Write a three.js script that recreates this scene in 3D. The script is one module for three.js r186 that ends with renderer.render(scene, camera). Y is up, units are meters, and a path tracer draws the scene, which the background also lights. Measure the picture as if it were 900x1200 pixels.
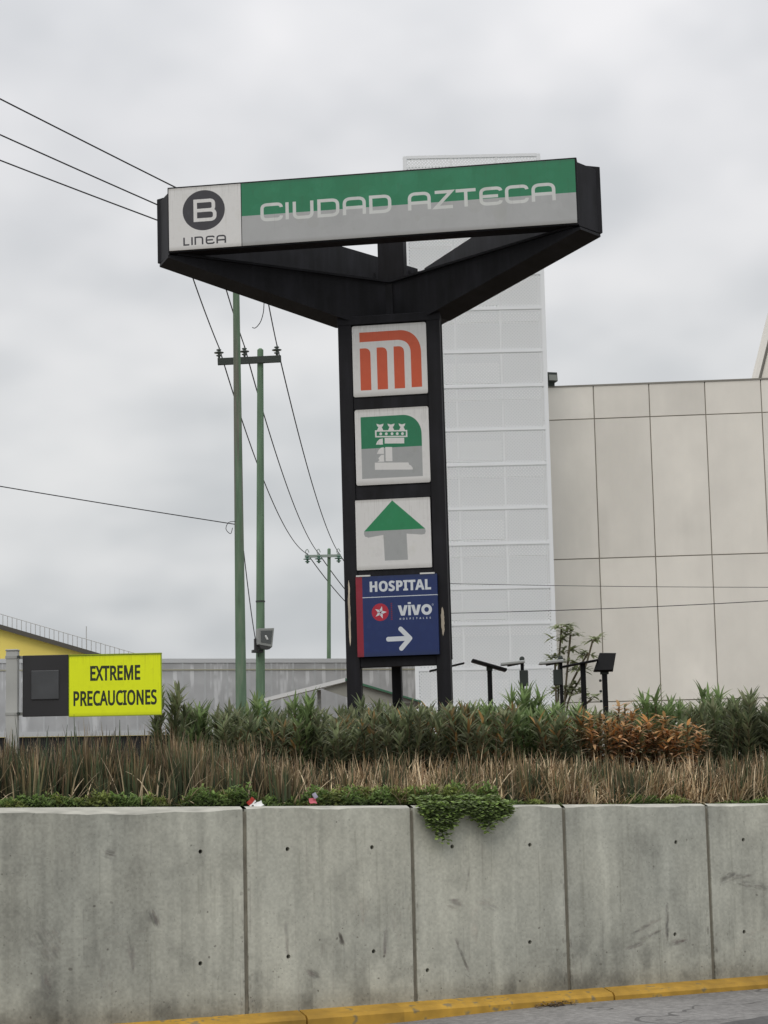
import * as THREE from 'three';
import { RoundedBoxGeometry } from 'three/addons/geometries/RoundedBoxGeometry.js';
import { mergeGeometries } from 'three/addons/utils/BufferGeometryUtils.js';

// ------------------------------------------------------------------ camera, sky, sun, exposure
const scene = new THREE.Scene();
const camera = new THREE.PerspectiveCamera(2 * Math.atan(600 / 2300) * 180 / Math.PI, 768 / 1024, 0.1, 1200);
camera.position.set(0, 1.5, 0);
camera.rotation.order = 'YXZ';
camera.rotation.set(Math.atan(305 / 2300), 0, -0.022);
scene.add(camera);

const renderer = new THREE.WebGLRenderer({ antialias: true });
renderer.setSize(768, 1024);
renderer.toneMapping = THREE.LinearToneMapping;
renderer.toneMappingExposure = 1.0;
renderer.shadowMap.enabled = true;

// noise
function hash(x, y, z) {
  let h = Math.imul(x, 374761393) ^ Math.imul(y, 668265263) ^ Math.imul(z, 1274126177);
  h = Math.imul(h ^ (h >>> 13), 1274126177); h ^= h >>> 16;
  return (h >>> 0) / 4294967296;
}
const sm = (t) => t * t * (3 - 2 * t);
function vnoise(x, y, z = 0) {
  const xi = Math.floor(x), yi = Math.floor(y), zi = Math.floor(z), fx = sm(x - xi), fy = sm(y - yi), fz = sm(z - zi);
  const L = (a, b, t) => a + (b - a) * t;
  const q = (k) => L(L(hash(xi, yi, k), hash(xi + 1, yi, k), fx), L(hash(xi, yi + 1, k), hash(xi + 1, yi + 1, k), fx), fy);
  return fz === 0 ? q(zi) : L(q(zi), q(zi + 1), fz);
}
function fbm(x, y, z = 0, o = 5) {
  let s = 0, a = 0.5, n = 0;
  for (let i = 0; i < o; i++) { s += a * vnoise(x, y, z); n += a; a *= 0.5; x = x * 2.03 + 17.3; y = y * 2.03 + 5.7; z = z * 2.03; }
  return s / n;
}
const clamp = (v, a = 0, b = 1) => Math.min(b, Math.max(a, v));
const step = (a, b, v) => sm(clamp((v - a) / (b - a)));
function rng(seed) {
  let a = seed >>> 0;
  return () => { a = (a + 0x6D2B79F5) >>> 0; let t = Math.imul(a ^ (a >>> 15), 1 | a); t = (t + Math.imul(t ^ (t >>> 7), 61 | t)) ^ t; return ((t ^ (t >>> 14)) >>> 0) / 4294967296; };
}

{ // overcast sky: the CIE overcast rise towards the zenith with soft cloud
  const W = 2048, H = 1024, d = new Float32Array(W * H * 4);
  for (let j = 0; j < H; j++) for (let i = 0; i < W; i++) {
    const el = ((j + 0.5) / H - 0.5) * Math.PI, az = ((i + 0.5) / W - 0.5) * 2 * Math.PI;
    const y = Math.sin(el), c = Math.cos(el), x = c * Math.cos(az), z = c * Math.sin(az), k = (j * W + i) * 4;
    let L, cool;
    if (y > -0.02) {
      const yy = Math.max(y, 0), p = 1 / (yy + 0.34);
      const n = fbm(x * p * 4.4 + 3.1, z * p * 4.4 + 8.4, 2.5, 5), m = fbm(x * p * 1.6 + 21, z * p * 1.6 + 4, 7.5, 4);
      const dark = step(0.36, 0.66, 0.6 * n + 0.4 * m);
      L = (0.675 + 0.16 * yy + 0.68 * yy * yy) * (1.125 - 0.32 * dark) * (1 + 0.10 * (n - 0.5));
      cool = 0.35 + 0.65 * dark;
    } else { L = 0.2; cool = 0; }
    d[k] = L * (0.998 - 0.06 * cool); d[k + 1] = L * (0.992 - 0.014 * cool - 0.014 * step(0.12, 0.34, y)); d[k + 2] = L * (0.985 + 0.024 * cool); d[k + 3] = 1;
  }
  const sky = new THREE.DataTexture(d, W, H, THREE.RGBAFormat, THREE.FloatType);
  sky.mapping = THREE.EquirectangularReflectionMapping; sky.colorSpace = THREE.LinearSRGBColorSpace;
  sky.magFilter = THREE.LinearFilter; sky.minFilter = THREE.LinearFilter; sky.needsUpdate = true;
  scene.background = sky; scene.environment = sky;
}
const sun = new THREE.DirectionalLight(0xfff4e6, 0.55);
sun.position.set(-9, 34, 14); sun.target.position.set(0, 1, -20); sun.castShadow = true; sun.shadow.radius = 40;
Object.assign(sun.shadow.camera, { left: -40, right: 40, top: 40, bottom: -40, near: 1, far: 160 });
sun.shadow.mapSize.set(2048, 2048);
scene.add(sun, sun.target);

// ------------------------------------------------------------------ naming helpers
const used = {};
function numbered(n) { used[n] = (used[n] || 0) + 1; return used[n] === 1 ? n : n + '_' + String(used[n] - 1).padStart(3, '0'); }
function tag(o, label, category, group, kind) { o.userData = { label, category }; if (group) o.userData.group = group; if (kind) o.userData.kind = kind; return o; }
function thing(name, label, category, p = [0, 0, 0], turn = 0, group) {
  const g = new THREE.Group(); g.name = numbered(name); g.position.set(...p); g.rotation.y = turn; scene.add(g); return tag(g, label, category, group);
}
function part(name, geo, mat, parent, label) {
  const m = new THREE.Mesh(geo, mat); m.name = name; m.castShadow = m.receiveShadow = true; parent.add(m); if (label) m.userData.label = label; return m;
}
function solo(name, geo, mat, label, category, group, kind) {
  const m = new THREE.Mesh(geo, mat); m.name = numbered(name); m.castShadow = m.receiveShadow = true; scene.add(m); return tag(m, label, category, group, kind);
}
function structure(name, geo, mat) { const m = new THREE.Mesh(geo, mat); m.name = numbered(name); m.castShadow = m.receiveShadow = true; m.userData = { kind: 'structure' }; scene.add(m); return m; }

// ------------------------------------------------------------------ geometry helpers (uv in metres)
function metric(g) {
  const p = g.attributes.position, n = g.attributes.normal, uv = new Float32Array(p.count * 2);
  for (let i = 0; i < p.count; i++) {
    const ax = Math.abs(n.getX(i)), ay = Math.abs(n.getY(i)), az = Math.abs(n.getZ(i));
    if (ay >= ax && ay >= az) { uv[2 * i] = p.getX(i); uv[2 * i + 1] = p.getZ(i); }
    else if (ax >= az) { uv[2 * i] = p.getZ(i); uv[2 * i + 1] = p.getY(i); }
    else { uv[2 * i] = p.getX(i); uv[2 * i + 1] = p.getY(i); }
  }
  g.setAttribute('uv', new THREE.BufferAttribute(uv, 2)); return g;
}
function box(w, h, d, x = 0, y = 0, z = 0) { return metric(new THREE.BoxGeometry(w, h, d).translate(x, y, z)); }
function rbox(w, h, d, x = 0, y = 0, z = 0, r = 0.008) { return metric(new RoundedBoxGeometry(w, h, d, 1, Math.min(r, w / 2.2, h / 2.2, d / 2.2)).translate(x, y, z)); }
function span(x0, x1, y0, y1, z0, z1, r) { const a = [x1 - x0, y1 - y0, z1 - z0, (x0 + x1) / 2, (y0 + y1) / 2, (z0 + z1) / 2]; return r ? rbox(...a, r) : box(...a); }
function extrude(pts, depth, bevel = 0) {
  const s = new THREE.Shape(pts.map((p) => new THREE.Vector2(p[0], p[1])));
  return new THREE.ExtrudeGeometry(s, { depth, bevelEnabled: bevel > 0, bevelSize: bevel, bevelThickness: bevel, bevelSegments: 1, steps: 1 });
}
function bar(a, b, r, seg = 8, r2 = r) {
  const A = new THREE.Vector3(...a), B = new THREE.Vector3(...b), d = B.clone().sub(A), l = d.length();
  const g = new THREE.CylinderGeometry(r2, r, l, seg, 1); g.translate(0, l / 2, 0);
  g.applyQuaternion(new THREE.Quaternion().setFromUnitVectors(new THREE.Vector3(0, 1, 0), d.normalize())); g.translate(...a); return g;
}
function tube(pts, r, n = 40, seg = 6) { return new THREE.TubeGeometry(new THREE.CatmullRomCurve3(pts.map((p) => new THREE.Vector3(...p))), n, r, seg, false); }
function sagPts(a, b, sag, n = 14) { const o = []; for (let i = 0; i <= n; i++) { const t = i / n; o.push([a[0] + (b[0] - a[0]) * t, a[1] + (b[1] - a[1]) * t - sag * 4 * t * (1 - t), a[2] + (b[2] - a[2]) * t]); } return o; }
function facePanel(w, h, d, r) { // a panel whose print covers its face, uv 0..1 across the front
  const s = new THREE.Shape(), x = w / 2, y = h / 2;
  s.moveTo(-x + r, -y); s.lineTo(x - r, -y); s.absarc(x - r, -y + r, r, -Math.PI / 2, 0); s.lineTo(x, y - r); s.absarc(x - r, y - r, r, 0, Math.PI / 2);
  s.lineTo(-x + r, y); s.absarc(-x + r, y - r, r, Math.PI / 2, Math.PI); s.lineTo(-x, -y + r); s.absarc(-x + r, -y + r, r, Math.PI, Math.PI * 1.5);
  const g = new THREE.ExtrudeGeometry(s, { depth: d, bevelEnabled: false, curveSegments: 5 });
  const p = g.attributes.position, uv = g.attributes.uv;
  for (let i = 0; i < p.count; i++) uv.setXY(i, clamp(p.getX(i) / w + 0.5, 0.003, 0.997), clamp(p.getY(i) / h + 0.5, 0.003, 0.997));
  return g;
}

// ------------------------------------------------------------------ textures
const rgb = (r, g, b) => [r, g, b];
function dataTex(w, h, fn, srgb = true) {
  const d = new Uint8Array(w * h * 4);
  for (let j = 0; j < h; j++) for (let i = 0; i < w; i++) { const c = fn(i / w, j / h, i, j), k = (j * w + i) * 4; d[k] = clamp(c[0], 0, 255); d[k + 1] = clamp(c[1], 0, 255); d[k + 2] = clamp(c[2], 0, 255); d[k + 3] = 255; }
  const t = new THREE.DataTexture(d, w, h, THREE.RGBAFormat); t.wrapS = t.wrapT = THREE.RepeatWrapping; t.magFilter = THREE.LinearFilter; t.minFilter = THREE.LinearMipmapLinearFilter; t.generateMipmaps = true;
  if (srgb) t.colorSpace = THREE.SRGBColorSpace; t.needsUpdate = true; return t;
}
function canvasTex(w, h, draw) {
  const c = document.createElement('canvas'); c.width = w; c.height = h; const x = c.getContext('2d'); draw(x, w, h);
  const t = new THREE.CanvasTexture(c); t.colorSpace = THREE.SRGBColorSpace; t.magFilter = THREE.LinearFilter; t.minFilter = THREE.LinearMipmapLinearFilter; t.anisotropy = 8; return t;
}
function rep(t, x, y) { const c = t.clone(); c.repeat.set(x, y); c.needsUpdate = true; return c; }
const std = (o) => new THREE.MeshStandardMaterial(o);
// a mottled tint that varies over a few metres, for plain painted or rendered surfaces
function mottle(base, amp, sx, sy, seed, size = 256, streak = 0) {
  return dataTex(size, size, (u, v) => {
    const per = (f) => { // tileable mix
      const a = f(u, v), b = f(u - 1, v), c = f(u, v - 1), d = f(u - 1, v - 1); return (a * (1 - u) + b * u) * (1 - v) + (c * (1 - u) + d * u) * v;
    };
    const n = per((x, y) => fbm(x * sx + seed, y * sy + seed * 1.7, 0, 5)) - 0.5, s = streak ? per((x, y) => fbm(x * sx * 6 + seed, y * sy * 0.6, 3, 3)) - 0.5 : 0;
    const k = 1 + amp * 2 * n + streak * 2 * s; return [base[0] * k, base[1] * k, base[2] * k];
  });
}

// ------------------------------------------------------------------ materials
const M = {};
M.black = new THREE.MeshPhysicalMaterial({ map: mottle(rgb(29, 29, 33), 0.4, 5, 5, 3, 256, 0.35), specularIntensity: 0.45, roughness: 0.62 });
M.blackFlat = new THREE.MeshPhysicalMaterial({ specularIntensity: 0.5, color: 0x101012, roughness: 0.6 });
M.scrape = std({ map: mottle(rgb(196, 186, 168), 0.4, 9, 3, 12), roughness: 0.9 });
M.white = std({ color: 0xd6d6d2, roughness: 0.5 });
M.greenPole = std({ map: rep(mottle(rgb(104, 131, 105), 0.26, 4, 2.5, 8, 256, 0.18), 1, 0.35), roughness: 0.75 });
M.wornPole = std({ roughness: 0.8, map: dataTex(128, 1024, (u, v) => { // weathered brown through the middle of its height
  const y = v * 16, a = u * 6.283, n = fbm(Math.cos(a) * 1.2 + 3, y * 0.5, Math.sin(a) * 1.2 + 9, 4), m = fbm(Math.cos(a) * 2 + 13, y * 2.2, Math.sin(a) * 2 + 9, 4), w = step(6, 9, y) * step(14, 11.5, y) * 0.8 * step(0.36, 0.6, n) + 0.25 * step(0.5, 0.7, m), k = 0.92 + 0.3 * (m - 0.5);
  return [(104 * (1 - w) + 118 * w) * k, (131 * (1 - w) + 112 * w) * k, (105 * (1 - w) + 104 * w) * k];
}) }); M.wornPole.map.repeat.set(1, 1 / 16);
M.darkArm = std({ color: 0x3a403c, roughness: 0.8 });
M.greyArm = std({ color: 0x8d9a92, roughness: 0.7 });
M.porcelain = std({ color: 0x59615c, roughness: 0.35 });
M.glassInsulator = std({ color: 0x5e8072, roughness: 0.25 });
M.wire = std({ color: 0x2a2a2c, roughness: 0.8 });
M.galv = std({ map: mottle(rgb(158, 160, 156), 0.15, 4, 4, 21, 128), roughness: 0.65, metalness: 0.1 });
M.soil = std({ map: rep(mottle(rgb(72, 60, 46), 0.5, 9, 9, 31), 0.8, 0.8), roughness: 1 });

// ------------------------------------------------------------------ ground, road, kerb
structure('ground', metric(new THREE.PlaneGeometry(1600, 1600).rotateX(-Math.PI / 2).translate(0, -0.02, -300)), std({ map: rep(mottle(rgb(120, 118, 112), 0.2, 6, 6, 41), 0.2, 0.2), roughness: 1 }));
const TURN = 0.4220, WALL = [0, 0, -12.17];        // the wall's own frame: x along it, z towards the road
const toWorld = (s, y, z) => new THREE.Vector3(s, y, z).applyAxisAngle(new THREE.Vector3(0, 1, 0), TURN).add(new THREE.Vector3(...WALL));
{
  const rise = (g) => { const p = g.attributes.position; for (let i = 0; i < p.count; i++) p.setY(i, p.getY(i) + 0.012 + 0.036 * step(-0.3, 1.2, p.getX(i))); g.computeVertexNormals(); return g; }; // the carriageway climbs a little to the right
  const asphalt = dataTex(1024, 1024, (u, v) => {
    const x = u * 4, y = v * 4, n = fbm(x * 2.3, y * 2.3, 1, 5), f = fbm(x * 38, y * 38, 4, 3), g = hash((u * 1024) | 0, (v * 1024) | 0, 9);
    const crack = Math.abs(fbm(x * 1.1 + 4, y * 1.1, 6, 4) - 0.5) < 0.006 ? 0.72 : 1;
    const k = (0.86 + 0.3 * (n - 0.5) + 0.28 * (f - 0.5) + 0.12 * (g - 0.5)) * crack; return [150 * k, 148 * k, 145 * k];
  });
  const road = structure('road', metric(rise(new THREE.PlaneGeometry(60, 14, 120, 2).rotateX(-Math.PI / 2).translate(0, 0, 7.0))), std({ map: rep(asphalt, 0.25, 0.25), roughness: 0.95, bumpMap: rep(asphalt, 0.25, 0.25), bumpScale: 0.006 }));
  road.position.set(...WALL); road.rotation.y = TURN;
  // an older darker repair along the far lane
  const pts = []; const r = rng(5);
  for (let i = 0; i <= 24; i++) pts.push([1.25 + i * 0.12, Math.max(0.6, 1.50 - 0.037 * i) + (r() - 0.5) * 0.035]);
  const outline = [...pts, [4.2, 3.4], [1.25, 3.4]];
  const patch = structure('road_patch', (() => { const g = new THREE.ShapeGeometry(new THREE.Shape(outline.map((p) => new THREE.Vector2(p[0], -p[1])))); g.rotateX(-Math.PI / 2).translate(0, 0.052, 0); return metric(g); })(), std({ map: rep(asphalt, 0.31, 0.31), color: 0xa8a8aa, roughness: 0.95 }));
  patch.position.set(...WALL); patch.rotation.y = TURN;
  const yellow = std({ roughness: 0.8, map: dataTex(1024, 256, (u, v) => {
    const x = u * 8, y = v * 2, n = fbm(x * 3, y * 3, 2, 5), f = fbm(x * 17, y * 17, 5, 3), w = step(0.60, 0.70, 0.3 * n + 0.3 * f + 0.4 * fbm(x * 44, y * 44, 7, 2)) * 0.8;
    const k = 0.9 + 0.42 * (n - 0.5) + 0.22 * (f - 0.5); return [(194 * (1 - w) + 120 * w) * k, (152 * (1 - w) + 112 * w) * k, (58 * (1 - w) + 96 * w) * k];
  }) });
  yellow.map.repeat.set(1 / 8, 1 / 2);
  const kerb = new THREE.Group(); kerb.name = 'kerb'; kerb.position.set(...WALL); kerb.rotation.y = TURN; scene.add(kerb);
  tag(kerb, 'yellow painted concrete kerb running along the foot of the grey wall', 'kerb');
  const cuts = [-13, -11.2, -9.5, -7.7, -6, -4.2, -2.35, -0.62, 1.46, 3.4, 5.2, 7, 8.8, 10.6, 12.4, 14.2];
  for (let i = 0; i + 1 < cuts.length; i++) {
    const w = cuts[i + 1] - cuts[i] - 0.012, g = extrude([[0, -0.02], [0.135, -0.02], [0.135, 0.074], [0.118, 0.093], [0, 0.115]], w).rotateY(-Math.PI / 2).translate(w, 0, 0);
    g.translate(cuts[i], 0, 0); g.computeVertexNormals();
    part('kerb_stone', metric(g), yellow, kerb).scale.z = 1;
  }
}

// ------------------------------------------------------------------ retaining wall
{
  const W = 2048, H = 560, S0 = -2.6, SW = 5.4, HT = 1.4;
  const concrete = canvasTex(W, H, (c) => {
    const im = c.createImageData(W, H);
    for (let j = 0; j < H; j++) for (let i = 0; i < W; i++) {
      const s = S0 + i / W * SW, y = (1 - j / H) * HT, k = (j * W + i) * 4;
      const big = fbm(s * 1.5 + 3, y * 1.3, 1, 4) - 0.5, mid = fbm(s * 6, y * 3.2, 2, 4) - 0.5, str = fbm(s * 24, y * 1.5, 3, 4) - 0.5, fine = fbm(s * 70, y * 70, 4, 2) - 0.5;
      const speck = vnoise(s * 120, y * 120, 5) > 0.93 ? -0.12 : 0;
      const low = step(0.62, 0.15, y), bl = fbm(s * 9 + 40, y * 7, 6, 4), blot = low * step(0.44, 0.78, bl) * 0.15 + step(0.5, 0.8, fbm(s * 7 + 3, y * 6 + 2, 16, 5)) * 0.07;
      const left = step(-0.9, -2.2, s), foot = step(0.26, 0.13, y) * (0.5 + 0.7 * (fbm(s * 5, y * 6, 8, 3)));
      const stain = left * (0.07 + step(0.42, 0.78, fbm(s * 3.2, y * 2.6 + 9, 7, 5)) * 0.17);
      const drip = step(0.56, 0.74, fbm(s * 13 + 2, 0.5, 11, 3)) * step(0.25, 1.2, y) * 0.05;
      let v = 1 + 0.17 * big + 0.18 * mid + 0.14 * str + 0.13 * fine + speck - blot - stain - 0.22 * foot * 0.6 - drip;
      const warm = 0.5 + big * 1.2 + foot * 0.3;
      im.data[k] = 177 * v * (0.985 + 0.015 * warm); im.data[k + 1] = 176.5 * v; im.data[k + 2] = 165 * v * (1.01 - 0.02 * warm); im.data[k + 3] = 255;
    }
    c.putImageData(im, 0, 0);
    const X = (s) => (s - S0) / SW * W, Y = (y) => (1 - y / HT) * H, r = rng(77);
    const smear = (s0, y0, s1, y1, w, a, n = 26) => { w *= 1.7; a *= 0.75; // rubbed marks: many faint strokes along one direction
      for (let i = 0; i < n * 2.5; i++) {
        const t = r(), k = Math.sin(Math.PI * Math.min(1, t * 0.9 + 0.1)) ** 0.6, o = (r() + r() - 1) * w * 0.5 * k, dx = s1 - s0, dy = y1 - y0, l = Math.hypot(dx, dy), x = X(s0 + dx * t - dy / l * o), y = Y(y0 + dy * t + dx / l * o);
        c.fillStyle = `rgba(66,63,58,${a * 0.8 * (0.4 + r())})`; c.beginPath(); c.ellipse(x, y, 3 + r() * 12, 1 + r() * 3, -Math.atan2(dy, dx) + (r() - 0.5) * 0.3, 0, 7); c.fill();
      }
    };
    smear(1.955, 0.61, 1.945, 0.40, 0.026, 0.13); smear(1.70, 0.445, 1.90, 0.52, 0.024, 0.07); smear(1.65, 0.345, 1.89, 0.445, 0.032, 0.11); smear(1.96, 0.35, 2.07, 0.375, 0.03, 0.07);
    smear(2.38, 0.745, 2.48, 0.785, 0.05, 0.1); smear(2.45, 0.755, 2.60, 0.77, 0.03, 0.08); smear(2.52, 0.725, 2.80, 0.67, 0.045, 0.11); smear(2.45, 0.3, 2.75, 0.42, 0.06, 0.03);
    smear(0.412, 0.49, 0.495, 0.295, 0.012, 0.16, 12); smear(0.50, 0.755, 0.525, 0.88, 0.008, 0.08, 6); smear(0.39, 0.69, 0.46, 0.68, 0.05, 0.07); smear(0.6, 0.69, 0.7, 0.65, 0.06, 0.04); smear(0.55, 0.66, 0.56, 0.45, 0.05, 0.03);
    smear(-2.19, 0.66, -2.10, 0.50, 0.13, 0.10, 40); smear(-2.15, 0.45, -2.14, 0.3, 0.06, 0.06); smear(-1.52, 0.72, -1.50, 0.66, 0.05, 0.1); smear(-1.80, 1.08, -1.76, 1.07, 0.05, 0.12, 14);
    smear(-0.35, 0.53, -0.335, 0.485, 0.02, 0.22, 12); smear(-0.7, 0.62, -0.69, 0.45, 0.02, 0.05); smear(-0.22, 0.75, -0.2, 0.6, 0.1, 0.03); smear(-0.05, 0.56, -0.06, 0.4, 0.02, 0.07); smear(-0.55, 0.335, -0.5, 0.3, 0.03, 0.12, 14); smear(0.02, 0.66, 0.03, 0.5, 0.06, 0.04);
    smear(-1.83, 0.45, -1.79, 0.2, 0.05, 0.06); smear(-1.66, 0.6, -1.64, 0.4, 0.03, 0.06); smear(-1.95, 0.6, -1.5, 0.62, 0.02, 0.03, 14);
    for (let i = 0; i < 260; i++) { // small pits and chips
      c.fillStyle = `rgba(58,55,50,${0.12 + r() * 0.4})`; const s = S0 + r() * SW, y = r() * r() * 1.1 + 0.12, q = 0.6 + r() * r() * 2.6;
      c.beginPath(); c.ellipse(X(s), Y(y), q, q * (0.6 + r()), r() * 3, 0, 7); c.fill();
    }
    for (let i = 0; i < 160; i++) { // thin vertical weep lines
      c.strokeStyle = `rgba(70,68,60,${0.03 + r() * 0.07})`; c.lineWidth = 1 + r() * 4; const s = S0 + r() * SW, y = 0.3 + r() * 0.9, l = 0.08 + r() * 0.35;
      c.beginPath(); c.moveTo(X(s), Y(y)); c.lineTo(X(s + (r() - 0.5) * 0.012), Y(y - l)); c.stroke();
    }
    for (const s of [-0.95, 0.142, 1.21, 2.287]) for (let i = 0; i < 40; i++) { // grime either side of the joints
      c.fillStyle = `rgba(60,55,48,${0.05 + r() * 0.16})`; c.beginPath(); c.ellipse(X(s + (r() - 0.5) * 0.07), Y(0.13 + r() * r() * 1.0), 1 + r() * 3, 2 + r() * 7, 0, 0, 7); c.fill();
    }
  });
  concrete.wrapS = concrete.wrapT = THREE.MirroredRepeatWrapping;
  const face = std({ map: concrete, roughness: 0.9, bumpMap: concrete, bumpScale: 0.004 });
  const edge = std({ map: rep(mottle(rgb(176, 175, 165), 0.22, 8, 8, 51), 1.2, 4), roughness: 0.95 });
  const dark = std({ map: rep(mottle(rgb(46, 44, 40), 0.3, 6, 6, 52), 2, 2), roughness: 1 });
  const wall = thing('retaining_wall', 'grey cast concrete retaining wall of wide panels beside the road', 'retaining wall', WALL, TURN);
  const top = (s) => 1.297 - 0.0215 * clamp(s, -7, 7), J = [-13.7, -11.6, -9.45, -7.3, -5.2, -3.1, -0.95, 0.142, 1.21, 2.287, 3.36, 4.43, 5.5, 6.57, 7.65, 8.72, 9.8, 10.87, 11.95, 13.02, 14.1, 15.2];
  const lip = (s) => 0.012 + 0.030 * step(-0.8, -1.7, s) * (0.55 + 0.9 * (fbm(s * 3.1, 2, 0, 3) - 0.2)) + 0.02 * (vnoise(s * 5, 7) - 0.4) + 0.006 * (vnoise(s * 23, 3) - 0.5);
  const holes = [[-1.227, 1.063], [-1.234, 0.421], [-0.68, 1.058], [-0.129, 1.049], [-0.685, 0.429], [-0.132, 0.428], [0.414, 1.035], [0.224, 0.295], [0.959, 1.026], [0.938, 0.425], [2.039, 1.006], [2.004, 0.417], [2.564, 1.004], [2.538, 0.405]];
  for (let i = 0; i + 1 < J.length; i++) {
    const a = J[i] + 0.013, b = J[i + 1] - 0.013, n = Math.ceil((b - a) / 0.06), sh = new THREE.Shape(); sh.moveTo(a, -0.05); sh.lineTo(b, -0.05);
    const ps = []; for (let k = 0; k <= n; k++) { const s = b + (a - b) * k / n; ps.push(s); sh.lineTo(s, top(s) - Math.max(0.008, lip(s))); }
    for (const [hs, hy] of holes) if (hs > a && hs < b) { const h = new THREE.Path(); h.absellipse(hs, hy, 0.0125, 0.013, 0, Math.PI * 2); sh.holes.push(h); }
    const g = new THREE.ExtrudeGeometry(sh, { depth: 0.05, bevelEnabled: false, curveSegments: 8 }).translate(0, 0, -0.05);
    const p = g.attributes.position, uv = g.attributes.uv;
    for (let k = 0; k < p.count; k++) uv.setXY(k, (p.getX(k) - S0) / SW, p.getY(k) / HT);
    part('wall_panel', g, face, wall);
    const v = [], id = []; // the worn, sloping upper edge and the top of the panel
    ps.forEach((s, k) => { const l = Math.max(0.008, lip(s)); v.push(s, top(s) - l, 0, s, top(s) - 0.004, -0.025 - l * 0.3, s, top(s), -0.05, s, top(s) - 0.002, -0.19); if (k) for (let q = 0; q < 3; q++) { const A = (k - 1) * 4 + q, B = k * 4 + q; id.push(A, A + 1, B, A + 1, B + 1, B); } });
    const e = new THREE.BufferGeometry(); e.setAttribute('position', new THREE.Float32BufferAttribute(v, 3)); e.setIndex(id); e.computeVertexNormals();
    const uvs = []; for (let k = 0; k < v.length; k += 3) uvs.push(v[k], v[k + 1] - v[k + 2]); e.setAttribute('uv', new THREE.Float32BufferAttribute(uvs, 2));
    part('top_edge', e, edge, wall);
  }
  const core = extrude([[-13.7, -0.05], [15.2, -0.05], [15.2, top(15.2) - 0.012], [7, top(7) - 0.012], [-7, top(-7) - 0.012], [-13.7, top(-13.7) - 0.012]], 0.13).translate(0, 0, -0.185);
  part('wall_core', metric(core), dark, wall);
  const filler = std({ map: rep(mottle(rgb(128, 124, 112), 0.3, 6, 6, 53), 2, 2), roughness: 1 });
  for (const s of J.slice(1, -1)) part('joint_filler', span(s - 0.0135, s + 0.0135, 0.02, top(s) - 0.03, -0.0495, -0.015), filler, wall);
  // earth held behind the wall: gently heaped, one sheet
  const g = new THREE.PlaneGeometry(30, 20, 90, 60).rotateX(-Math.PI / 2).translate(1, 0, -10.19), p = g.attributes.position;
  for (let i = 0; i < p.count; i++) { const x = p.getX(i), z = p.getZ(i); p.setY(i, 1.225 - 0.02 * clamp(x, -7, 6) + 0.02 * step(-0.2, -1.2, z) + 0.04 * (fbm(x * 1.5, z * 1.5, 0, 3) - 0.5)); }
  g.computeVertexNormals(); const soil = structure('planting_bed', metric(g), M.soil); soil.position.set(...WALL); soil.rotation.y = TURN;
}
const bedY = (s) => 1.235 - 0.02 * clamp(s, -7, 6);

// ------------------------------------------------------------------ lettering
// rounded square letters on a 1 x 1 cell, y down, drawn as strokes
const GLYPH = {
  C: (c) => { c.moveTo(1, 0.22); c.quadraticCurveTo(0.98, 0, 0.76, 0); c.lineTo(0.28, 0); c.quadraticCurveTo(0, 0, 0, 0.28); c.lineTo(0, 0.72); c.quadraticCurveTo(0, 1, 0.28, 1); c.lineTo(0.76, 1); c.quadraticCurveTo(0.98, 1, 1, 0.78); },
  I: (c) => { c.moveTo(0.5, -0.07); c.lineTo(0.5, 1.07); },
  U: (c) => { c.moveTo(0, -0.07); c.lineTo(0, 0.7); c.quadraticCurveTo(0, 1, 0.28, 1); c.lineTo(0.72, 1); c.quadraticCurveTo(1, 1, 1, 0.7); c.lineTo(1, -0.07); },
  D: (c) => { c.moveTo(0, 1); c.lineTo(0, 0); c.lineTo(0.66, 0); c.quadraticCurveTo(1, 0, 1, 0.34); c.lineTo(1, 0.66); c.quadraticCurveTo(1, 1, 0.66, 1); c.lineTo(0, 1); c.lineTo(0, 0.9); },
  A: (c) => { c.moveTo(0, 1.07); c.lineTo(0, 0.34); c.quadraticCurveTo(0, 0, 0.32, 0); c.lineTo(0.68, 0); c.quadraticCurveTo(1, 0, 1, 0.34); c.lineTo(1, 1.07); c.moveTo(0, 0.6); c.lineTo(1, 0.6); },
  Z: (c) => { c.moveTo(0, 0); c.lineTo(0.95, 0); c.lineTo(0.05, 1); c.lineTo(1.03, 1); },
  T: (c) => { c.moveTo(-0.03, 0); c.lineTo(1.03, 0); c.moveTo(0.5, 0); c.lineTo(0.5, 1.07); },
  E: (c) => { c.moveTo(1, 0.18); c.quadraticCurveTo(0.97, 0, 0.74, 0); c.lineTo(0.32, 0); c.quadraticCurveTo(0, 0, 0, 0.3); c.lineTo(0, 0.7); c.quadraticCurveTo(0, 1, 0.32, 1); c.lineTo(0.74, 1); c.quadraticCurveTo(0.97, 1, 1, 0.82); c.moveTo(0, 0.5); c.lineTo(0.86, 0.5); },
  L: (c) => { c.moveTo(0, -0.07); c.lineTo(0, 1); c.lineTo(1.05, 1); },
  N: (c) => { c.moveTo(0, 1.07); c.lineTo(0, 0); c.lineTo(0.66, 0); c.quadraticCurveTo(1, 0, 1, 0.34); c.lineTo(1, 1.07); },
};
function glyph(c, ch, x0, x1, y0, y1, lw) {
  const h = lw / 2; const w = x1 - x0 - lw, t = y1 - y0 - lw; c.save();
  c.beginPath(); c.translate(x0 + h, y0 + h); c.scale(Math.max(w, 0.001), t); GLYPH[ch](c); c.restore(); c.lineWidth = lw; c.lineJoin = 'miter'; c.lineCap = 'butt'; c.stroke();
}
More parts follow.
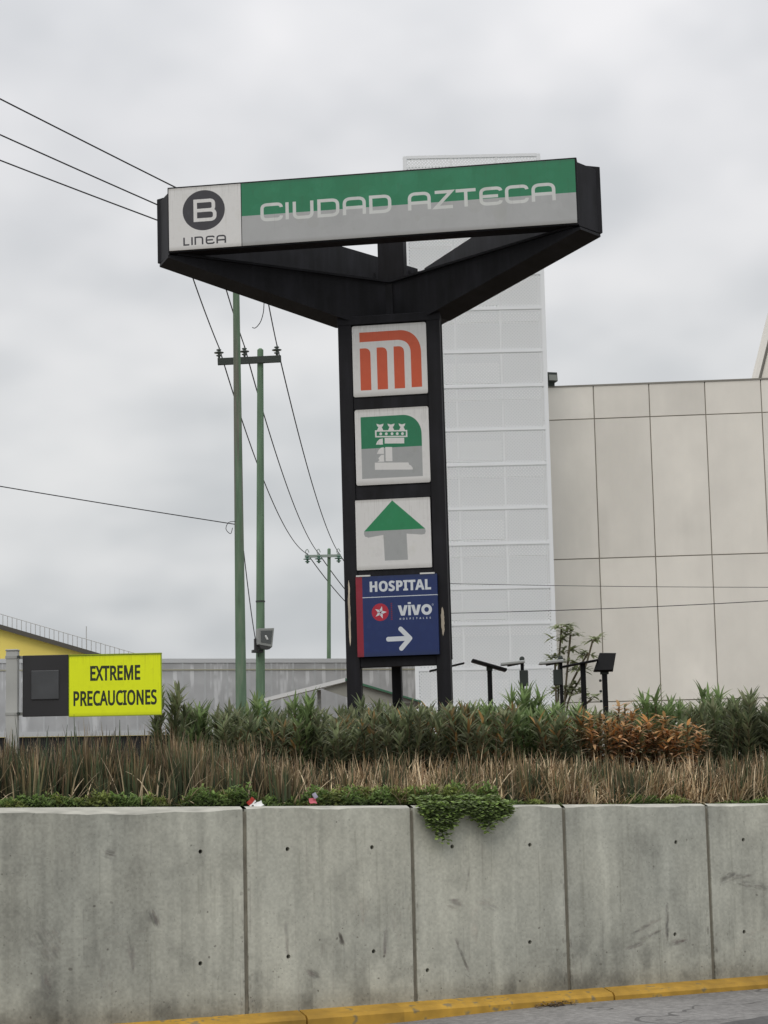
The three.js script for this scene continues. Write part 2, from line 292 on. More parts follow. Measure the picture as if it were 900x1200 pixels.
function poly(c, pts, fill) { c.fillStyle = fill; c.beginPath(); pts.forEach((p, i) => (i ? c.lineTo(p[0], p[1]) : c.moveTo(p[0], p[1]))); c.closePath(); c.fill(); }
function grain(c, w, h, seed, a) { // faint dust and uneven ink over a print
  const r = rng(seed); for (let i = 0; i < 500; i++) { c.fillStyle = r() > 0.5 ? `rgba(255,255,255,${a * r()})` : `rgba(40,36,28,${a * r()})`; const q = r() * r() * w * 0.05 + 1; c.beginPath(); c.ellipse(r() * w, r() * h, q, q * (0.5 + 1.5 * r()), 0, 0, 7); c.fill(); }
}
function weather(c, w, h, seed) {
  const r = rng(seed);
  for (let i = 0; i < 70; i++) { const x = r() * w, l = h * (0.1 + 0.5 * r() * r()), y = r() < 0.7 ? 0 : r() * h * 0.5, q = 1 + r() * w * 0.008, g = c.createLinearGradient(0, y, 0, y + l); g.addColorStop(0, `rgba(60,54,44,${0.03 + 0.07 * r()})`); g.addColorStop(1, 'rgba(60,54,44,0)'); c.fillStyle = g; c.fillRect(x, y, q, l); }
  for (const e of [0, 1]) { const g = c.createLinearGradient(0, e * h, 0, e ? h * 0.93 : h * 0.05); g.addColorStop(0, 'rgba(58,52,42,.2)'); g.addColorStop(1, 'rgba(58,52,42,0)'); c.fillStyle = g; c.fillRect(0, 0, w, h); }
}
const INK = { white: '#dcdcda', dark: '#34343a', green: '#187851', grey: '#a9abab', orange: '#cb5530' };
const linePrint = canvasTex(512, 464, (c, w, h) => { // white square of the line: uv units from the 87 x 79 pixel square
  c.fillStyle = INK.white; c.fillRect(0, 0, w, h);
  c.fillStyle = INK.dark; c.beginPath(); c.arc(w * 0.487, h * 0.385, h * 0.322, 0, 7); c.fill();
  const bx = w * 0.345, by = h * 0.205, bw = w * 0.318, bh = h * 0.36; c.strokeStyle = INK.white; c.lineWidth = w * 0.05; c.lineJoin = 'miter';
  const l = bx + w * 0.025, t = by + w * 0.025, R = bx + bw - w * 0.025, B = by + bh - w * 0.025, m = (t + B) / 2;
  c.beginPath(); c.moveTo(l, B); c.lineTo(l, t); c.lineTo(R - 36, t); c.quadraticCurveTo(R - 8, t, R - 8, t + 28); c.lineTo(R - 8, m - 26); c.quadraticCurveTo(R - 8, m, R - 36, m); c.lineTo(l, m);
  c.moveTo(R - 40, m); c.quadraticCurveTo(R, m, R, m + 30); c.lineTo(R, B - 30); c.quadraticCurveTo(R, B, R - 34, B); c.lineTo(l, B); c.lineTo(l, B - 10); c.stroke();
  c.strokeStyle = INK.dark; const y0 = h * 0.80, y1 = h * 0.935, lw = 11, X = (z) => (z - 62) / 556 * w;
  for (const [ch, a, b] of [['L', 172, 222], ['I', 232, 246], ['N', 258, 326], ['E', 344, 414], ['A', 426, 500]]) glyph(c, ch, X(a), X(b), y0, y1, lw);
  grain(c, w, h, 3, 0.022); weather(c, w, h, 33);
});
const namePrint = canvasTex(1680, 336, (c, w, h) => {
  c.fillStyle = INK.grey; c.fillRect(0, 0, w, h); c.fillStyle = INK.green; c.fillRect(0, 0, w, h * 0.525);
  c.strokeStyle = '#cdd0cd'; const X = (px) => (px - 287) / 393.5 * w, y0 = h * 0.345, y1 = h * 0.635, lw = 17;
  for (const [ch, a, b] of [['C', 310.5, 337.6], ['I', 340, 345], ['U', 349.2, 374], ['D', 378.5, 404.6], ['A', 408.6, 436], ['D', 439.8, 466], ['A', 485.3, 512.2], ['Z', 515, 539], ['T', 540, 566], ['E', 568.6, 595.5], ['C', 598.3, 625.6], ['A', 628.8, 656.3]]) glyph(c, ch, X(a), X(b), y0, y1, lw);
  grain(c, w, h, 4, 0.022); weather(c, w, h, 34);
});
const metroPrint = canvasTex(512, 504, (c, w, h) => {
  c.fillStyle = INK.white; c.fillRect(0, 0, w, h); c.fillStyle = INK.orange; const U = (u) => u * w, V = (v) => v * h;
  c.beginPath(); c.moveTo(U(0.10), V(0.095)); c.lineTo(U(0.64), V(0.095)); c.bezierCurveTo(U(0.82), V(0.10), U(0.925), V(0.24), U(0.925), V(0.42)); c.lineTo(U(0.925), V(0.905)); c.lineTo(U(0.785), V(0.905));
  c.lineTo(U(0.785), V(0.42)); c.bezierCurveTo(U(0.785), V(0.30), U(0.72), V(0.23), U(0.60), V(0.23)); c.lineTo(U(0.10), V(0.23)); c.closePath(); c.fill();
  for (const [a, b] of [[0.10, 0.243], [0.328, 0.468], [0.557, 0.697]]) { c.beginPath(); c.moveTo(U(a), V(0.32)); c.lineTo(U(b - 0.075), V(0.32)); c.quadraticCurveTo(U(b), V(0.325), U(b), V(0.41)); c.lineTo(U(b), V(0.91)); c.lineTo(U(a), V(0.91)); c.closePath(); c.fill(); }
  grain(c, w, h, 5, 0.022); weather(c, w, h, 35);
});
const pictoPrint = canvasTex(512, 512, (c, w, h) => {
  c.fillStyle = INK.white; c.fillRect(0, 0, w, h); const X = (x) => (x - 130) / 425 * w, Y = (y, x = 300) => (y - 617 + 0.045 * (x - 130)) / 436 * h;
  const P = (l) => l.map(([x, y]) => [X(x), Y(y, x)]);
  c.save(); c.beginPath(); c.moveTo(w * 0.08, h * 0.1); c.lineTo(w * 0.64, h * 0.1); c.bezierCurveTo(w * 0.80, h * 0.1, w * 0.9, h * 0.22, w * 0.9, h * 0.36); c.lineTo(w * 0.9, h * 0.915); c.lineTo(w * 0.08, h * 0.915); c.closePath(); c.clip();
  c.fillStyle = '#a3a6a6'; c.fillRect(0, 0, w, h); c.fillStyle = INK.green; c.fillRect(0, 0, w, h * 0.52); c.restore();
  const K = INK.white;
  for (const [a, b] of [[254, 296], [318, 359], [382, 421]]) { const m = (a + b) / 2, q = (b - a) / 2; poly(c, P([[a, 697], [m, 703], [b, 697], [b - 4, 711], [m + q * 0.45, 717], [b - 2, 737], [a + 2, 737], [m - q * 0.45, 717], [a + 4, 711]]), K); }
  poly(c, P([[245, 735], [431, 735], [431, 776], [245, 776]]), K); poly(c, P([[254, 743], [422, 743], [422, 768], [254, 768]]), INK.green);
  c.fillStyle = K; for (const x of [278, 310, 343, 373, 403]) { c.beginPath(); c.arc(X(x), Y(756, x), 10, 0, 7); c.fill(); }
  poly(c, P([[299, 779], [412, 779], [412, 812], [299, 812]]), K);
  poly(c, P([[289, 782], [289, 818], [248, 818], [256, 800], [270, 786]]), K);
  poly(c, P([[302, 832], [341, 832], [341, 913], [302, 913]]), K);
  poly(c, P([[293, 833], [293, 871], [252, 871], [262, 850], [276, 836]]), K); poly(c, P([[293, 876], [293, 916], [255, 916], [266, 908], [260, 896], [276, 878]]), K);
  poly(c, P([[239, 921], [432, 921], [436, 934], [446, 938], [456, 952], [456, 962], [239, 962]]), K);
  grain(c, w, h, 6, 0.022); weather(c, w, h, 36);
});
const arrowPrint = canvasTex(512, 492, (c, w, h) => {
  c.fillStyle = INK.white; c.fillRect(0, 0, w, h); const X = (x) => (x - 122) / 408 * w, Y = (y, x) => (y - 25 + 0.038 * (x - 122)) / 386 * h; const P = (l) => l.map(([x, y]) => [X(x), Y(y, x)]);
  c.fillStyle = '#a3a6a6'; c.beginPath(); P([[168, 196], [166, 212], [172, 226], [190, 231], [272, 217], [276, 358], [401, 354], [398, 211], [480, 217], [497, 213], [502, 198], [498, 182]]).forEach((p, i) => (i ? c.lineTo(...p) : c.moveTo(...p))); c.closePath(); c.fill();
  c.fillStyle = '#1f8554'; c.beginPath(); P([[325, 27], [499, 184], [168, 197]]).forEach((p, i) => (i ? c.lineTo(...p) : c.moveTo(...p))); c.closePath(); c.fill();
  grain(c, w, h, 7, 0.022); weather(c, w, h, 37);
});
const hospitalPrint = canvasTex(768, 732, (c, w, h) => {
  c.fillStyle = '#122a62'; c.fillRect(0, 0, w, h); c.fillStyle = '#8f1c30'; c.fillRect(0, 0, w * 0.082, h);
  const X = (x) => (x - 50) / 740 * w, Y = (y) => (y - 76) / 700 * h, K = '#d3d9de';
  const text = (s, x, y, tw, th, it, sp) => { c.save(); c.font = `bold 100px sans-serif`; const m = c.measureText(s).width; c.translate(x, y); c.scale(tw / m, th / 71.4); c.fillStyle = K; c.fillText(s, 0, 0); if (it) { c.lineWidth = it; c.strokeStyle = K; c.strokeText(s, 0, 0); } c.restore(); };
  text('HOSPITAL', X(170), Y(212), X(736) - X(170), 90, 4);
  c.fillStyle = K; c.fillRect(w * 0.082, Y(258), w * 0.92, 7);
  c.fillStyle = '#b01f38'; c.beginPath(); c.arc(X(268), Y(394), 80, 0, 7); c.fill();
  const cx = X(270), cy = Y(396), st = []; for (let i = 0; i < 10; i++) { const a = -Math.PI / 2 + 0.28 + i * Math.PI / 5, q = i % 2 ? 24 : 60; st.push([cx + Math.cos(a) * q, cy + Math.sin(a) * q]); } poly(c, st, K);
  c.fillStyle = '#7d1a35'; c.beginPath(); c.arc(cx, cy, 9, 0, 7); c.fill(); for (let i = 0; i < 5; i++) { const a = -Math.PI / 2 + 0.9 + i * Math.PI * 0.4; c.beginPath(); c.arc(cx + Math.cos(a) * 17, cy + Math.sin(a) * 17, 4.5, 0, 7); c.fill(); }
  c.fillStyle = '#7a1b3a'; for (let i = 0; i < 9; i++) c.fillRect(X(364), Y(318 + i * 17), 14, 11);
  // vivo
  c.strokeStyle = K; c.lineJoin = 'miter'; c.miterLimit = 10; const t = Y(342), b = Y(431);
  const vee = (a, z) => poly(c, [[X(a), t], [X(a + 30), t], [X((a + z) / 2), b - 34], [X(z - 30), t], [X(z), t], [X((a + z) / 2 + 17), b], [X((a + z) / 2 - 17), b]], K);
  vee(428, 518); c.fillStyle = K; c.fillRect(X(521), t, X(546) - X(521), b - t); c.fillRect(X(519), Y(317), 30, 17); vee(548, 638);
  c.beginPath(); c.ellipse(X(688), (t + b) / 2, 50, 49, 0, 0, 7); c.ellipse(X(688), (t + b) / 2, 21, 22, 0, 0, 7); c.fill('evenodd');
  c.lineWidth = 2.5; c.beginPath(); c.arc(X(744), Y(346), 7, 0, 7); c.stroke();
  c.save(); c.font = 'bold 24px sans-serif'; c.fillStyle = K; const word = 'HOSPITALES'; for (let i = 0; i < word.length; i++) c.fillText(word[i], X(440) + i * (X(712) - X(440)) / 9, Y(467)); c.restore();
  c.strokeStyle = K; c.lineCap = 'round'; c.lineJoin = 'round'; c.lineWidth = 43; c.beginPath(); c.moveTo(X(335), Y(631)); c.lineTo(X(528), Y(629)); c.moveTo(X(448), Y(546)); c.lineTo(X(530), Y(629)); c.lineTo(X(450), Y(714)); c.stroke();
  grain(c, w, h, 8, 0.022); weather(c, w, h, 38);
});
const cautionPrint = canvasTex(1024, 700, (c, w, h) => {
  c.fillStyle = '#eefc00'; c.fillRect(0, 0, w, h); c.strokeStyle = '#a8bf20'; c.lineWidth = 8; c.strokeRect(6, 6, w - 12, h - 12);
  const put = (s, x0, x1, y, th) => { c.save(); c.font = '100px sans-serif'; const m = c.measureText(s).width; c.translate(x0 * w, y * h); c.scale((x1 - x0) * w / m, th * h / 71.4); c.fillStyle = '#26301a'; c.strokeStyle = '#26301a'; c.lineWidth = 7; c.fillText(s, 0, 0); c.strokeText(s, 0, 0); c.restore(); };
  put('EXTREME', 0.225, 0.775, 0.41, 0.222); put('PRECAUCIONES', 0.045, 0.948, 0.815, 0.222);
  c.strokeStyle = 'rgba(90,100,10,.14)'; c.lineWidth = 2; c.beginPath(); c.moveTo(w * 0.34, 0); c.lineTo(w * 0.36, h * 0.2); c.moveTo(w * 0.36, h * 0.5); c.lineTo(w * 0.345, h * 0.7); c.stroke();
  grain(c, w, h, 9, 0.02); weather(c, w, h, 41);
});
const print = (t) => std({ map: t, roughness: 0.42 });

// ------------------------------------------------------------------ the station sign
{
  const B = 1.2, t = thing('station_sign', 'tall black three-sided station sign with green and grey name board above the hedge', 'station sign', [0.115, B, -19.6], -0.152);
  const y = (v) => v - B; t.rotation.z = 0.006;
  // column
  part('upright', span(-0.525, -0.385, y(1.15), y(6.06), -0.14, 0, 0.006), M.black, t);
  part('upright', span(0.385, 0.525, y(1.15), y(6.06), -0.14, 0, 0.006), M.black, t);
  part('upright', span(-0.20, -0.10, y(1.15), y(6.06), -0.97, -0.87, 0.006), M.black, t);
  for (const [a, b] of [[6.045, 6.135], [5.165, 5.295], [4.235, 4.39], [3.455, 3.53], [2.545, 2.645]]) part('crossbar', a > 6 ? span(-0.53, 0.53, y(a), y(b), -0.14, 0.006, 0.006) : span(-0.384, 0.384, y(a), y(b), -0.12, -0.01, 0.006), M.black, t);
  part('backing_sheet', span(-0.384, 0.384, y(2.60), y(6.05), -0.135, -0.121), M.black, t);
  for (const [a, b] of [[[-0.525, -0.1], [-0.2, -0.92]], [[0.525, -0.1], [-0.1, -0.92]]]) { // cladding of the two rear faces
    const dx = b[0] - a[0], dz = b[1] - a[1], g = box(Math.hypot(dx, dz), 3.45, 0.03); const m = part('side_cladding', g, M.black, t); m.position.set((a[0] + b[0]) / 2, y(4.325), (a[1] + b[1]) / 2); m.rotation.y = -Math.atan2(dz, dx);
  }
  part('column_cap', (() => { const g = extrude([[-0.52, 0.02], [0.52, 0.02], [-0.08, 0.96], [-0.22, 0.96]], 0.05); g.rotateX(-Math.PI / 2).translate(0, y(6.085), -0.03); return metric(g); })(), M.black, t);
  for (const [tex, x0, x1, y0, y1, r, name] of [[metroPrint, -0.378, 0.386, 5.292, 6.03, 0.02, 'metro_panel'], [pictoPrint, -0.372, 0.384, 4.382, 5.16, 0.02, 'pictogram_panel'], [arrowPrint, -0.39, 0.372, 3.522, 4.232, 0.006, 'arrow_panel'], [hospitalPrint, -0.398, 0.424, 2.648, 3.452, 0.004, 'hospital_panel']]) {
    const big = name === 'hospital_panel', m = part(name, facePanel(x1 - x0, y1 - y0, 0.05, r), print(tex), t); m.position.set((x0 + x1) / 2, y((y0 + y1) / 2), big ? 0.004 : -0.044);
  }
  for (const [x0, x1] of [[-0.392, -0.25], [0.255, 0.40]]) part('tape_strip', span(x0, x1, y(3.451), y(3.466), 0.006, 0.058), M.white, t);
  const scrape = (x, y0, y1, w, seed) => { const r = rng(seed), n = 14, L = [], R = []; for (let i = 0; i <= n; i++) { const v = i / n, k = Math.sin(Math.PI * v) ** 0.35; L.push([x - w * k * (0.6 + 0.5 * r()), y(y0 + (y1 - y0) * v)]); R.unshift([x + w * k * (0.6 + 0.5 * r()), y(y0 + (y1 - y0) * v)]); } part('bare_streak', metric(extrude([...L, ...R], 0.002).translate(0, 0, 0.0005)), M.scrape, t); };
  scrape(-0.478, 2.76, 3.43, 0.013, 2); scrape(0.462, 2.83, 3.12, 0.017, 4);
  // header: a hollow triangle with blunt corners
  const Z = 0.914, y0 = y(6.68), y1 = y(7.352), Hh = y1 - y0, F = 2.04, c0 = 0.42, cx = -0.018;
  const C = [[-F, Z], [F, Z], [F + c0 * 0.5, Z - c0 * 0.866], [c0 / 2, Z - (F * 2 + c0) * 0.866], [-c0 / 2, Z - (F * 2 + c0) * 0.866], [-F - c0 * 0.5, Z - c0 * 0.866]];
  for (let i = 0; i < 6; i++) {
    const a = C[i], b = C[(i + 1) % 6], dx = b[0] - a[0], dz = b[1] - a[1], l = Math.hypot(dx, dz), long = i % 2 === 0;
    const g = long ? rbox(l, Hh, 0.2, 0, 0, -0.1, 0.006) : rbox(l - 0.02, Hh - 0.03, 0.04, 0, -0.015, -0.045, 0.006);
    const m = part(long ? 'header_side' : 'corner_cap', g, M.black, t); m.rotation.y = -Math.atan2(dz, dx) + (i === 0 ? 0 : 0); m.position.set((a[0] + b[0]) / 2 + cx, (y0 + y1) / 2, (a[1] + b[1]) / 2);
    // outward is local +z when the corners run the other way round
    if (i > 0) { m.rotation.y = -Math.atan2(-dz, -dx); }
    m.rotation.y += i === 0 ? 0 : Math.PI; 
  }
  const lineW = 0.735, lm = part('line_panel', facePanel(lineW, Hh - 0.036, 0.014, 0.004), print(linePrint), t), nm = part('name_panel', facePanel(2 * F - 0.036 - lineW - 0.006, Hh - 0.036, 0.014, 0.004), print(namePrint), t);
  lm.position.set(cx - F + 0.016 + lineW / 2, (y0 + y1) / 2 - 0.002, Z + 0.001); nm.position.set(cx + F - 0.018 - (2 * F - 0.036 - lineW - 0.006) / 2, (y0 + y1) / 2 - 0.002, Z + 0.001);
  // neck and three tapering arms
  const nz = -0.42; part('neck', span(-0.135, 0.135, y(6.13), y(7.28), nz - 0.135, nz + 0.135, 0.01), M.black, t);
  const ends = [[-F - c0 / 4, Z - c0 * 0.433], [F + c0 / 4, Z - c0 * 0.433], [0, Z - (F * 2 + c0) * 0.866]];
  for (const [ex, ez] of ends) {
    const dx = ex + cx, dz = ez - nz, R = Math.hypot(dx, dz) - 0.01;
    const g = extrude([[0.1, y(6.51)], [R - 0.1, y(6.665)], [R, y(6.665)], [R, y(6.64)], [0.58, y(6.10)], [0.1, y(6.09)]], 0.38); g.translate(0, 0, -0.19);
    const m = part('arm', metric(g), M.black, t); m.position.set(0, 0, nz); m.rotation.y = -Math.atan2(dz, dx);
const fl = part('arm_flange', metric(extrude([[0.1, y(6.512)], [R - 0.1, y(6.667)], [R - 0.1, y(6.69)], [0.1, y(6.535)]], 0.43).translate(0, 0, -0.215)), M.black, t); fl.position.copy(m.position); fl.rotation.copy(m.rotation);
  }
  for (const [x, s] of [[-0.16, 1], [0.19, -1]]) { const g = extrude([[0, 0], [0.09, 0], [0.02, 0.5], [0, 0.5]], 0.02); const m = part('gusset', metric(g), M.black, t); m.position.set(x, y(6.135), nz + 0.2); m.rotation.y = s > 0 ? Math.PI * 0.9 : 0.3; }
  part('front_rib', span(-0.115, 0.03, y(6.135), y(6.5), nz + 0.136, nz + 0.24, 0.006), M.black, t);
  const lw = part('loose_wire', tube([[0.03, 0.06, 0], [0.02, -0.06, 0.01], [-0.02, -0.16, 0], [-0.075, -0.21, 0], [-0.10, -0.20, 0]].map((p) => [p[0] - 1.33, p[1] + y(6.30), p[2] - 0.05]), 0.0045, 24, 5), M.wire, t);
}

// ------------------------------------------------------------------ warning sign on the left
{
  const t = thing('warning_sign', 'fluorescent yellow warning sign reading EXTREME PRECAUCIONES on a grey post', 'warning sign', [-2.765, 1.2, -14.5], 0.0);
  const y = (v) => v - 1.2, x = (v) => v + 2.765;
  part('post', span(x(-2.808), x(-2.722), y(1.1), y(2.445), -0.04, 0.04, 0.006), std({ map: rep(mottle(rgb(176, 178, 174), 0.14, 4, 3, 61), 1, 1), roughness: 0.7 }), t);
  part('post_cap', rbox(0.094, 0.014, 0.09, x(-2.765), y(2.452), 0), M.galv, t);
  const board = part('dark_board', span(x(-2.690), x(-2.352), y(1.962), y(2.412), -0.02, 0.012, 0.004), std({ map: mottle(rgb(44, 44, 46), 0.16, 5, 5, 62), roughness: 0.7 }), t, 'charcoal left half of the board with a square dark glass');
  part('dark_glass', rbox(0.205, 0.215, 0.012, x(-2.523), y(2.192), 0.014), std({ map: mottle(rgb(66, 68, 70), 0.5, 3, 3, 63, 128), roughness: 0.35 }), board);
  const m = part('yellow_plate', facePanel(0.684, 0.45, 0.03, 0.003), print(cautionPrint), t); m.position.set(x(-2.007), y(2.178), -0.016); m.material.roughness = 0.6;
  part('plate_edge', span(x(-2.35), x(-1.664), y(2.404), y(2.411), -0.02, 0.018), std({ color: 0x9db025, roughness: 0.6 }), t);
  for (const v of [2.40, 1.985]) { const b = part('bracket', span(x(-2.73), x(-2.66), y(v - 0.012), y(v + 0.012), -0.03, -0.021), M.galv, t); part('bolt', new THREE.CylinderGeometry(0.012, 0.012, 0.02, 8).rotateX(Math.PI / 2).translate(x(-2.712), y(v), 0.048), M.darkArm, b); part('strap', span(x(-2.812), x(-2.704), y(v - 0.01), y(v + 0.01), 0.036, 0.044), M.galv, b); }
}

// ------------------------------------------------------------------ beige panelled building and the white perforated tower
{
  const stone = (k) => std({ map: rep(mottle(rgb(230 * k, 226 * k, 217 * k), 0.075, 3, 3, 70 + Math.round(k * 400), 256, 0.012), 0.3, 0.22), roughness: 0.9 });
  const tones = [0.975, 1.0, 1.015, 0.99].map(stone), groove = std({ color: 0x9a948a, roughness: 1 });
  const t = thing('beige_building', 'large windowless beige building faced with tall stone panels behind the tower', 'building', [3.4, 0, -64.5], -0.087);
  const H = 14.08, off = 7.06 - 3.4, xs = []; for (let k = -2; k <= 9; k++) xs.push(off + k * 1.832);
  const ys = [0, 3.62, 8.32, 12.98, H];
  part('wall', span(xs[0], xs[11], -0.02, H - 0.03, -16, -0.045), groove, t); let n = 0;
  for (let i = 0; i < 11; i++) for (let j = 0; j < 4; j++) { const q = 0.017; part('wall_panel', span(xs[i] + q, xs[i + 1] - q, ys[j] + q, ys[j + 1] - (j === 3 ? 0 : q), -0.044, (hash(i, j, 4) - 0.5) * 0.006), tones[(n++ * 7 + i) % 4], t); }
  part('parapet_cap', span(xs[0] - 0.02, xs[11] + 0.02, H + 0.002, H + 0.05, -0.4, 0.03), std({ color: 0x8b8880, roughness: 0.8 }), t);
  const rf = part('roof', span(xs[0], xs[11], H - 0.029, H, -16, -0.4), std({ color: 0x8a8880, roughness: 1 }), t);
  // the sloping block on the roof at the right
  const sl = part('stair_head', metric(extrude([[9.25, H], [15.6, H], [15.6, H + 5.2], [10.75, H + 5.2]], 6).translate(0, 0, -8.5)), tones[1], t);
  part('roof_edge', (() => { const a = [9.25, H, -2.48], b = [10.75, H + 5.2, -2.48]; return bar(a, b, 0.05, 6); })(), std({ color: 0x77756e, roughness: 0.8 }), sl);
  part('pilaster', span(9.98, 10.16, H, H + 1.9, -2.5, -2.4), std({ color: 0x9a9892, roughness: 0.8 }), sl);

  const f = thing('roof_floodlight', 'small dark floodlight on the roof edge beside the white tower', 'floodlight', [5.66, H + 0.0, -64.2], 0.3);
  part('lamp_housing', metric(extrude([[-0.16, 0], [0.2, -0.02], [0.16, 0.16], [-0.12, 0.3]], 0.34).rotateY(Math.PI / 2).translate(-0.17, 0.18, 0)), M.darkArm, f);
  part('lamp_glass', box(0.28, 0.2, 0.015).rotateX(-0.2).translate(0, 0.29, 0.17), std({ color: 0x83867f, roughness: 0.2 }), f);
  part('bracket', span(-0.12, 0.12, 0.04, 0.18, -0.05, 0.0), M.darkArm, f);

  // tower
  const tw = thing('perforated_tower', 'white stair tower wrapped in perforated metal panels behind the sign', 'tower', [0.9, 0, -60], 0);
  const X = [0, 1.46, 2.88, 4.22], bands = []; { let v = 20.74, k = 0; while (v > -0.3) { bands.push(v); v -= k++ % 2 ? 1.1 : 1.365; } }
  const dot = dataTex(64, 64, (u, v) => { const d = Math.min(Math.hypot(u - 0.25, v - 0.25), Math.hypot(u - 0.75, v - 0.75)), e = step(0.16, 0.21, d) * 255; return [e, e, e]; }, false);
  const meshW = std({ color: 0xe8ebec, roughness: 0.6, side: THREE.DoubleSide, alphaMap: rep(dot, 1 / 0.105, 1 / 0.105), alphaTest: 0.5 });
  const frameW = std({ color: 0xe4e7e9, roughness: 0.6 }), thin = std({ color: 0xe2e5e6, roughness: 0.6 });
  const tints = [0xdfe3e4, 0xeef1f1, 0xcdd2d2, 0xfafbfb].map((c) => std({ color: c, roughness: 0.8 }));
  part('core_wall', span(0.1, 4.1, 0, 20.3, -4, -0.55), tints[0], tw);
  const r = rng(14);
  for (let j = 0; j + 1 < bands.length; j++) {
    const hi = bands[j], lo = Math.max(bands[j + 1], 0);
    for (let i = 0; i < 3; i++) part('mesh_panel', metric(new THREE.PlaneGeometry(X[i + 1] - X[i], hi - lo).translate((X[i] + X[i + 1]) / 2, (hi + lo) / 2, 0)), meshW, tw);
    for (const [sx, ry] of [[0, -Math.PI / 2], [4.22, Math.PI / 2]]) { const g = metric(new THREE.PlaneGeometry(4, hi - lo)).rotateY(ry).translate(sx, (hi + lo) / 2, -2); part('mesh_panel', g, meshW, tw); }
    part('floor_band', span(-0.02, 4.24, hi - 0.055, hi + 0.04, -0.12, 0.02), frameW, tw);
    if (j > 1 && j % 2 === 0) part('floor_slab', span(0.1, 4.1, hi - 0.36, hi - 0.08, -0.55, -0.3), tints[3], tw);
    else if (j > 1) part('landing_wall', span(0.3 + r() * 0.4, 2.8, lo + 0.15, hi - 0.35, -0.549, -0.14 - r() * 0.1), tints[j % 4 === 1 ? 3 : 1], tw);
  }
  for (const x of [X[0], X[3]]) part('corner_post', span(x - 0.06, x + 0.06, 0, 20.76, -0.1, 0.03), frameW, tw);
  for (const x of [X[1], X[2]]) part('mullion', span(x - 0.028, x + 0.028, 0, 20.68, -0.08, 0.008), thin, tw);
  part('tower_roof', span(0, 4.22, 20.3, 20.5, -4, -0.2), tints[0], tw);
}

